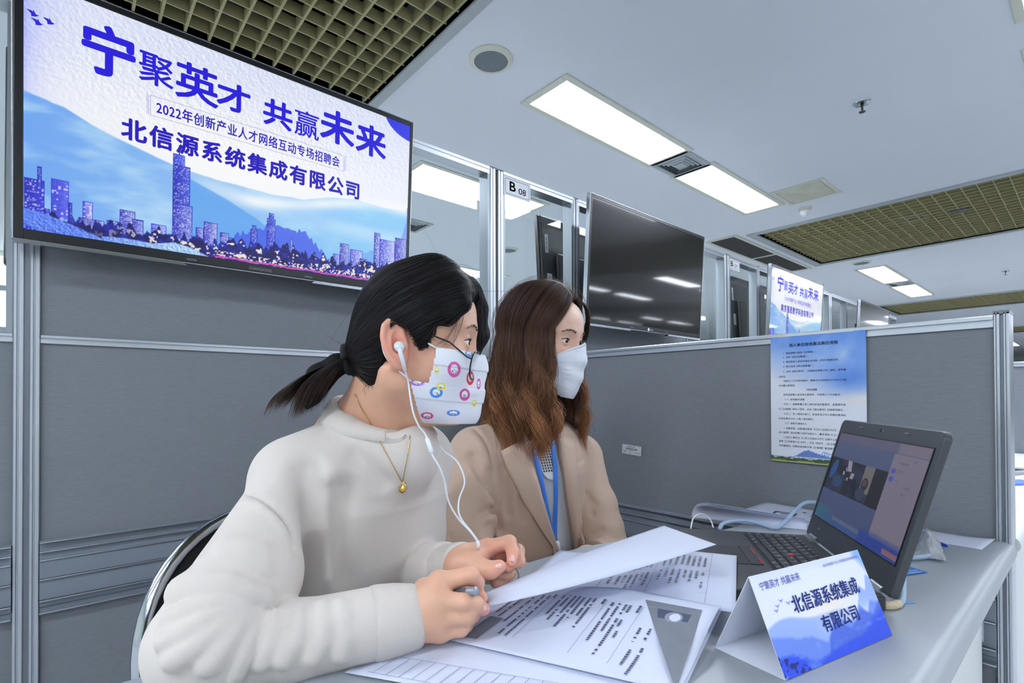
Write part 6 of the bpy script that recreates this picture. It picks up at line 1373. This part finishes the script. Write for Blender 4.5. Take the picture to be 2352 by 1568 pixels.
def lay(fn, rows_, nv, off, m, name, parent, th, t0=.85):
    """a strip of cloth laid on a shape: rows_ = pairs of picture points, left edge and right edge"""
    pts = []; 
    for (a, b) in rows_:
        r_ = []
        for j in range(nv+1):
            s = j/nv; q = trace(fn, a[0]+(b[0]-a[0])*s, a[1]+(b[1]-a[1])*s, t0)
            if q is None: q = r_[-1] if r_ else pts[-1][j]
            if pts and np.linalg.norm(q-pts[-1][j]) > .08: q = pts[-1][j]+V3(0, 0, -.012)
            n = normals_at(fn, q[None], .004)[0]; r_.append(q+n*off)
        pts.append(r_)
    mb = MB(); n = len(rows_); mb.add([tuple(p) for r_ in pts for p in r_], [(i*(nv+1)+j, i*(nv+1)+j+1, (i+1)*(nv+1)+j+1, (i+1)*(nv+1)+j) for i in range(n-1) for j in range(nv)]); return mb.build(name, m, parent, smooth=True, solid=th)
def interp_rows(L_, R__, n): 
    f = lambda K, t: tuple(np.interp(t, np.linspace(0, 1, len(K)), [p[i] for p in K]) for i in (0, 1)); return [(f(L_, t), f(R__, t)) for t in np.linspace(0, 1, n)]
fill2 = lambda p: np.minimum(blazer_sdf(p), blouse_sdf(p)-.010)
lay(fill2, interp_rows([(1149, 1037), (1168, 1080), (1200, 1145), (1240, 1215), (1281, 1274)], [(1196, 1015), (1222, 1075), (1243, 1145), (1264, 1215), (1285, 1276)], 16), 8, .0060, LAPEL, 'lapel', bz, .0045)
lay(fill2, interp_rows([(1280, 1000), (1293, 1080), (1302, 1150), (1312, 1210), (1322, 1262)], [(1316, 1010), (1322, 1090), (1326, 1150), (1336, 1210), (1350, 1262)], 14), 6, .0045, LAPEL, 'lapel', bz, .003)
BLUE_L = mat('lanyard_blue', S(64, 128, 226), .5)
ln = lay(fill2, interp_rows([(1219, 1028), (1232, 1080), (1245, 1140), (1258, 1200), (1264, 1242)], [(1228, 1026), (1242, 1078), (1254, 1140), (1265, 1200), (1272, 1240)], 14), 2, .0035, BLUE_L, 'lanyard', w2, .001)
lay(fill2, interp_rows([(1262, 1010), (1268, 1075), (1270, 1140), (1267, 1200), (1264, 1242)], [(1270, 1008), (1278, 1075), (1279, 1140), (1277, 1200), (1276, 1242)], 14), 2, .0040, BLUE_L, 'lanyard', w2, .001)
lay(fill2, interp_rows([(1265, 1240), (1270, 1275)], [(1281, 1241), (1285, 1276)], 5), 3, .0050, mat('badge_white', S(222, 226, 232), .4), 'badge_holder', w2, .003)
LACE = mat('lace_white', S(220, 224, 230), .75, bump=.6, bscale=260)
lc = lay(fill2, interp_rows([(1228, 1020), (1236, 1055), (1246, 1088), (1258, 1100)], [(1266, 1016), (1272, 1050), (1276, 1082), (1270, 1103)], 12), 8, .0015, LACE, 'lace_collar', w2, .0015)
DK = mat('lace_gap', S(70, 66, 66), .9); mb = MB(); rl = random.Random(2)
for i in range(6):
    for j in range(10):
        a = 1232+i*5.6+j*1.6; b = 1024+j*6.2-i*.5; 
        if a > 1269: continue
        cs = [trace(fill2, a+dx, b+dy, .85) for dx, dy in ((0, 0), (3.6, -.2), (4.1, 4.2), (.5, 4.4))]
        if all(c is not None for c in cs): n = normals_at(fill2, cs[0][None], .004)[0]; mb.add([tuple(c+n*.0030) for c in cs], [(0, 1, 2, 3)])
mb.build('lace_gaps', DK, lc)
legs(V3(*(WA2-fr2*.0)[:2], .53)+V3(0, .04, 0), math.atan2(fr2[1], fr2[0]), .50, 'trousers', w2, mat('beige_trousers', S(150, 132, 118), .8))
# ---- long wavy hair
HAIR2 = mat('brown_hair', S(66, 44, 34), .5); HAIR2S = mat('brown_hair_strand', None, .42, attr='Col', spec=.35)
rs2 = np.random.RandomState(21)
def hair_paths(psi, side, lay_, zend, K, wamp, wph, seed=0):
    """strands from the parting over the skull and down; psi in degrees from the face, side -1 right, +1 left"""
    S_ = len(psi); t = np.linspace(0, 1, K); ps = np.radians(psi); t0 = np.clip((psi-35)/120, 0, 1); c0 = V3(-.012, 0, .034)
    R = np.stack([.098+lay_, .080+lay_, .088+lay_], 1)
    root = np.stack([.070-.108*t0, .010+.002*side+0*t0, np.interp(t0, [0, .35, .7, 1], [.088, .112, .122, .116])], 1)-c0; root = root/np.linalg.norm(root/R, axis=1, keepdims=True)
    eq = np.stack([np.cos(ps), side*np.sin(ps), np.full(S_, -.20)], 1)*R
    out = np.zeros((S_, K, 3)); n0 = root/R; n1 = eq/R; n1 /= np.linalg.norm(n1, axis=1, keepdims=True); w = np.arccos(np.clip((n0*n1).sum(1), -1, 1))
    tc = .38
    for k, tk in enumerate(t):
        a = min(tk/tc, 1); sl = (np.sin((1-a)*w)[:, None]*n0+np.sin(a*w)[:, None]*n1)/np.maximum(np.sin(w), 1e-3)[:, None]; p = c0+sl*R
        if tk > tc:
            b = (tk-tc)/(1-tc); z0 = p[:, 2]; z = z0+(zend-z0)*b; g = np.interp(b, [0, .25, .5, .75, 1], [1, 1.05, 1.12, 1.18, 1.14])+.10*np.clip((psi-90)/60, 0, 1)*np.sin(math.pi*min(1, b*1.1))
            p = np.stack([(p[:, 0]-c0[0])*g+c0[0]-.012*b*np.clip((75-psi)/30, 0, 1), p[:, 1]*g, z], 1); am = wamp*np.clip((b-.10)*1.6, 0, 1); ph = wph+b*14
            tang = np.stack([-np.sin(ps), side*np.cos(ps)], 1); rad = np.stack([np.cos(ps), side*np.sin(ps)], 1)
            p[:, :2] += tang*(am*np.sin(ph))[:, None]+rad*(am*.6*np.cos(ph*1.1))[:, None]
        out[:, k] = p
    return out
def settle(W, fn, d0):
    X = W.reshape(-1, 3)
    for _ in range(2):
        d = fn(X); m = d < d0
        if m.any(): n = normals_at(fn, X[m], .003); X[m] += n*(d0-d[m])[:, None]
    return X.reshape(W.shape)
K = 30; base = None
for side, lo_, hi_ in ((-1, 46, 180), (1, 50, 180)):
    n_ = 90; psi = np.linspace(lo_, hi_, n_); ph = psi*.16+1.1*np.sin(psi*.11); ze = -.215-.015*np.sin(psi*.2)
    Pb = hair_paths(psi, side, np.full(n_, -.004), ze, K, np.full(n_, .008), ph); Wb = settle(HC2+Pb@MH2.T, blazer_base, .004); idx = np.arange(n_*K).reshape(n_, K); Fb = np.stack([idx[:-1, :-1], idx[1:, :-1], idx[1:, 1:], idx[:-1, 1:]], -1).reshape(-1, 4)
    o = raw_mesh('hair', Wb.reshape(-1, 3), Fb, HAIR2, w2, None, True); s_ = o.modifiers.new('solid', 'SOLIDIFY'); s_.thickness = .003; s_.offset = 0
    n_ = 4200 if side < 0 else 2600; psi = lo_+(hi_-lo_)*rs2.rand(n_)**(1.15); ly = rs2.uniform(0, .016, n_)*np.interp(psi, [lo_, lo_+25], [.5, 1]); cl = np.round(psi/7)*7; ph = cl*.16+1.1*np.sin(cl*.11)+rs2.normal(0, .28, n_)
    ze = -.240+rs2.normal(0, .014, n_)-.018*np.sin(cl*.3)-.02*(rs2.rand(n_) < .08)*rs2.rand(n_); am = rs2.uniform(.010, .025, n_)
    St = hair_paths(psi+rs2.normal(0, 1.2, n_), side, ly, ze, K, am, ph); Ws = settle(HC2+St@MH2.T, blazer_base, .006)
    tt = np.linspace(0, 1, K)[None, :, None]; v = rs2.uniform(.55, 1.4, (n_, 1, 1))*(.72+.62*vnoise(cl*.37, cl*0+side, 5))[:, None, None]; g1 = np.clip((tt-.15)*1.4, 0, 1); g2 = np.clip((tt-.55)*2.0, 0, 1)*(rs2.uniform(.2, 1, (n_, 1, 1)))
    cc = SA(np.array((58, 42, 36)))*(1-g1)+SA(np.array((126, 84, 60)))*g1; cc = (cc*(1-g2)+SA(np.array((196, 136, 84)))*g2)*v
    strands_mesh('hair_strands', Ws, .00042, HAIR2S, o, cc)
# stray hairs
n_ = 140; psi = 44+136*rs2.rand(n_); St = hair_paths(psi, -1, rs2.uniform(.012, .026, n_), -.26+rs2.normal(0, .02, n_), K, rs2.uniform(.01, .018, n_), rs2.uniform(0, 6, n_)); Sf = hair_paths(58+122*rs2.rand(90), 1, rs2.uniform(.012, .03, 90), -.27+rs2.normal(0, .025, 90), K, rs2.uniform(.012, .022, 90), rs2.uniform(0, 6, 90))
al_ = settle(HC2+np.concatenate([St, Sf])@MH2.T, blazer_base, .007); strands_mesh('loose_hair', al_, .00022, HAIR2S, w2, np.repeat(np.full((230, 1, 3), 1.0)*SA(np.array((92, 62, 44))), K, 1))
# front locks folded back from the parting over the far temple
lk = []
for j in range(420):
    u = rs2.rand(); a = V3(.068-.02*u, .010, .090+.014*u); b = V3(.100-.012*u, .036+.008*u, .088+.008*u); c_ = V3(.072-.016*u, .066+.008*u, .036-.035*rs2.rand()); lk.append([a*(1-t)**2+b*2*t*(1-t)+c_*t*t+rs2.normal(0, .0006, 3) for t in np.linspace(0, 1, K)])
strands_mesh('fringe', HC2+np.array(lk)@M2.T, .00042, HAIR2S, w2, np.repeat(SA(np.array((62, 42, 32)))[None, None]*rs2.uniform(.6, 1.3, (420, 1, 1)), K, 1))
# office chair seat under her
t = thing('chair', 'black chair under the brown haired woman, hidden behind the desk', 'chair', tuple(V3(*WA2[:2], 0)+V3(0, .05, 0)), (0, 0, math.atan2(fr2[1], fr2[0])+math.pi/2))
MB().box(-.23, .23, -.24, .20, .38, .40).build('seat', mat('black_seat', None), t, bevel=.01)
for sx in (-1, 1):
    for sy in (-.2, .17): MB().tube([(sx*.2, sy, .02), (sx*.2, sy, .385)], .011, 10).build('leg', CHR, t, smooth=True)
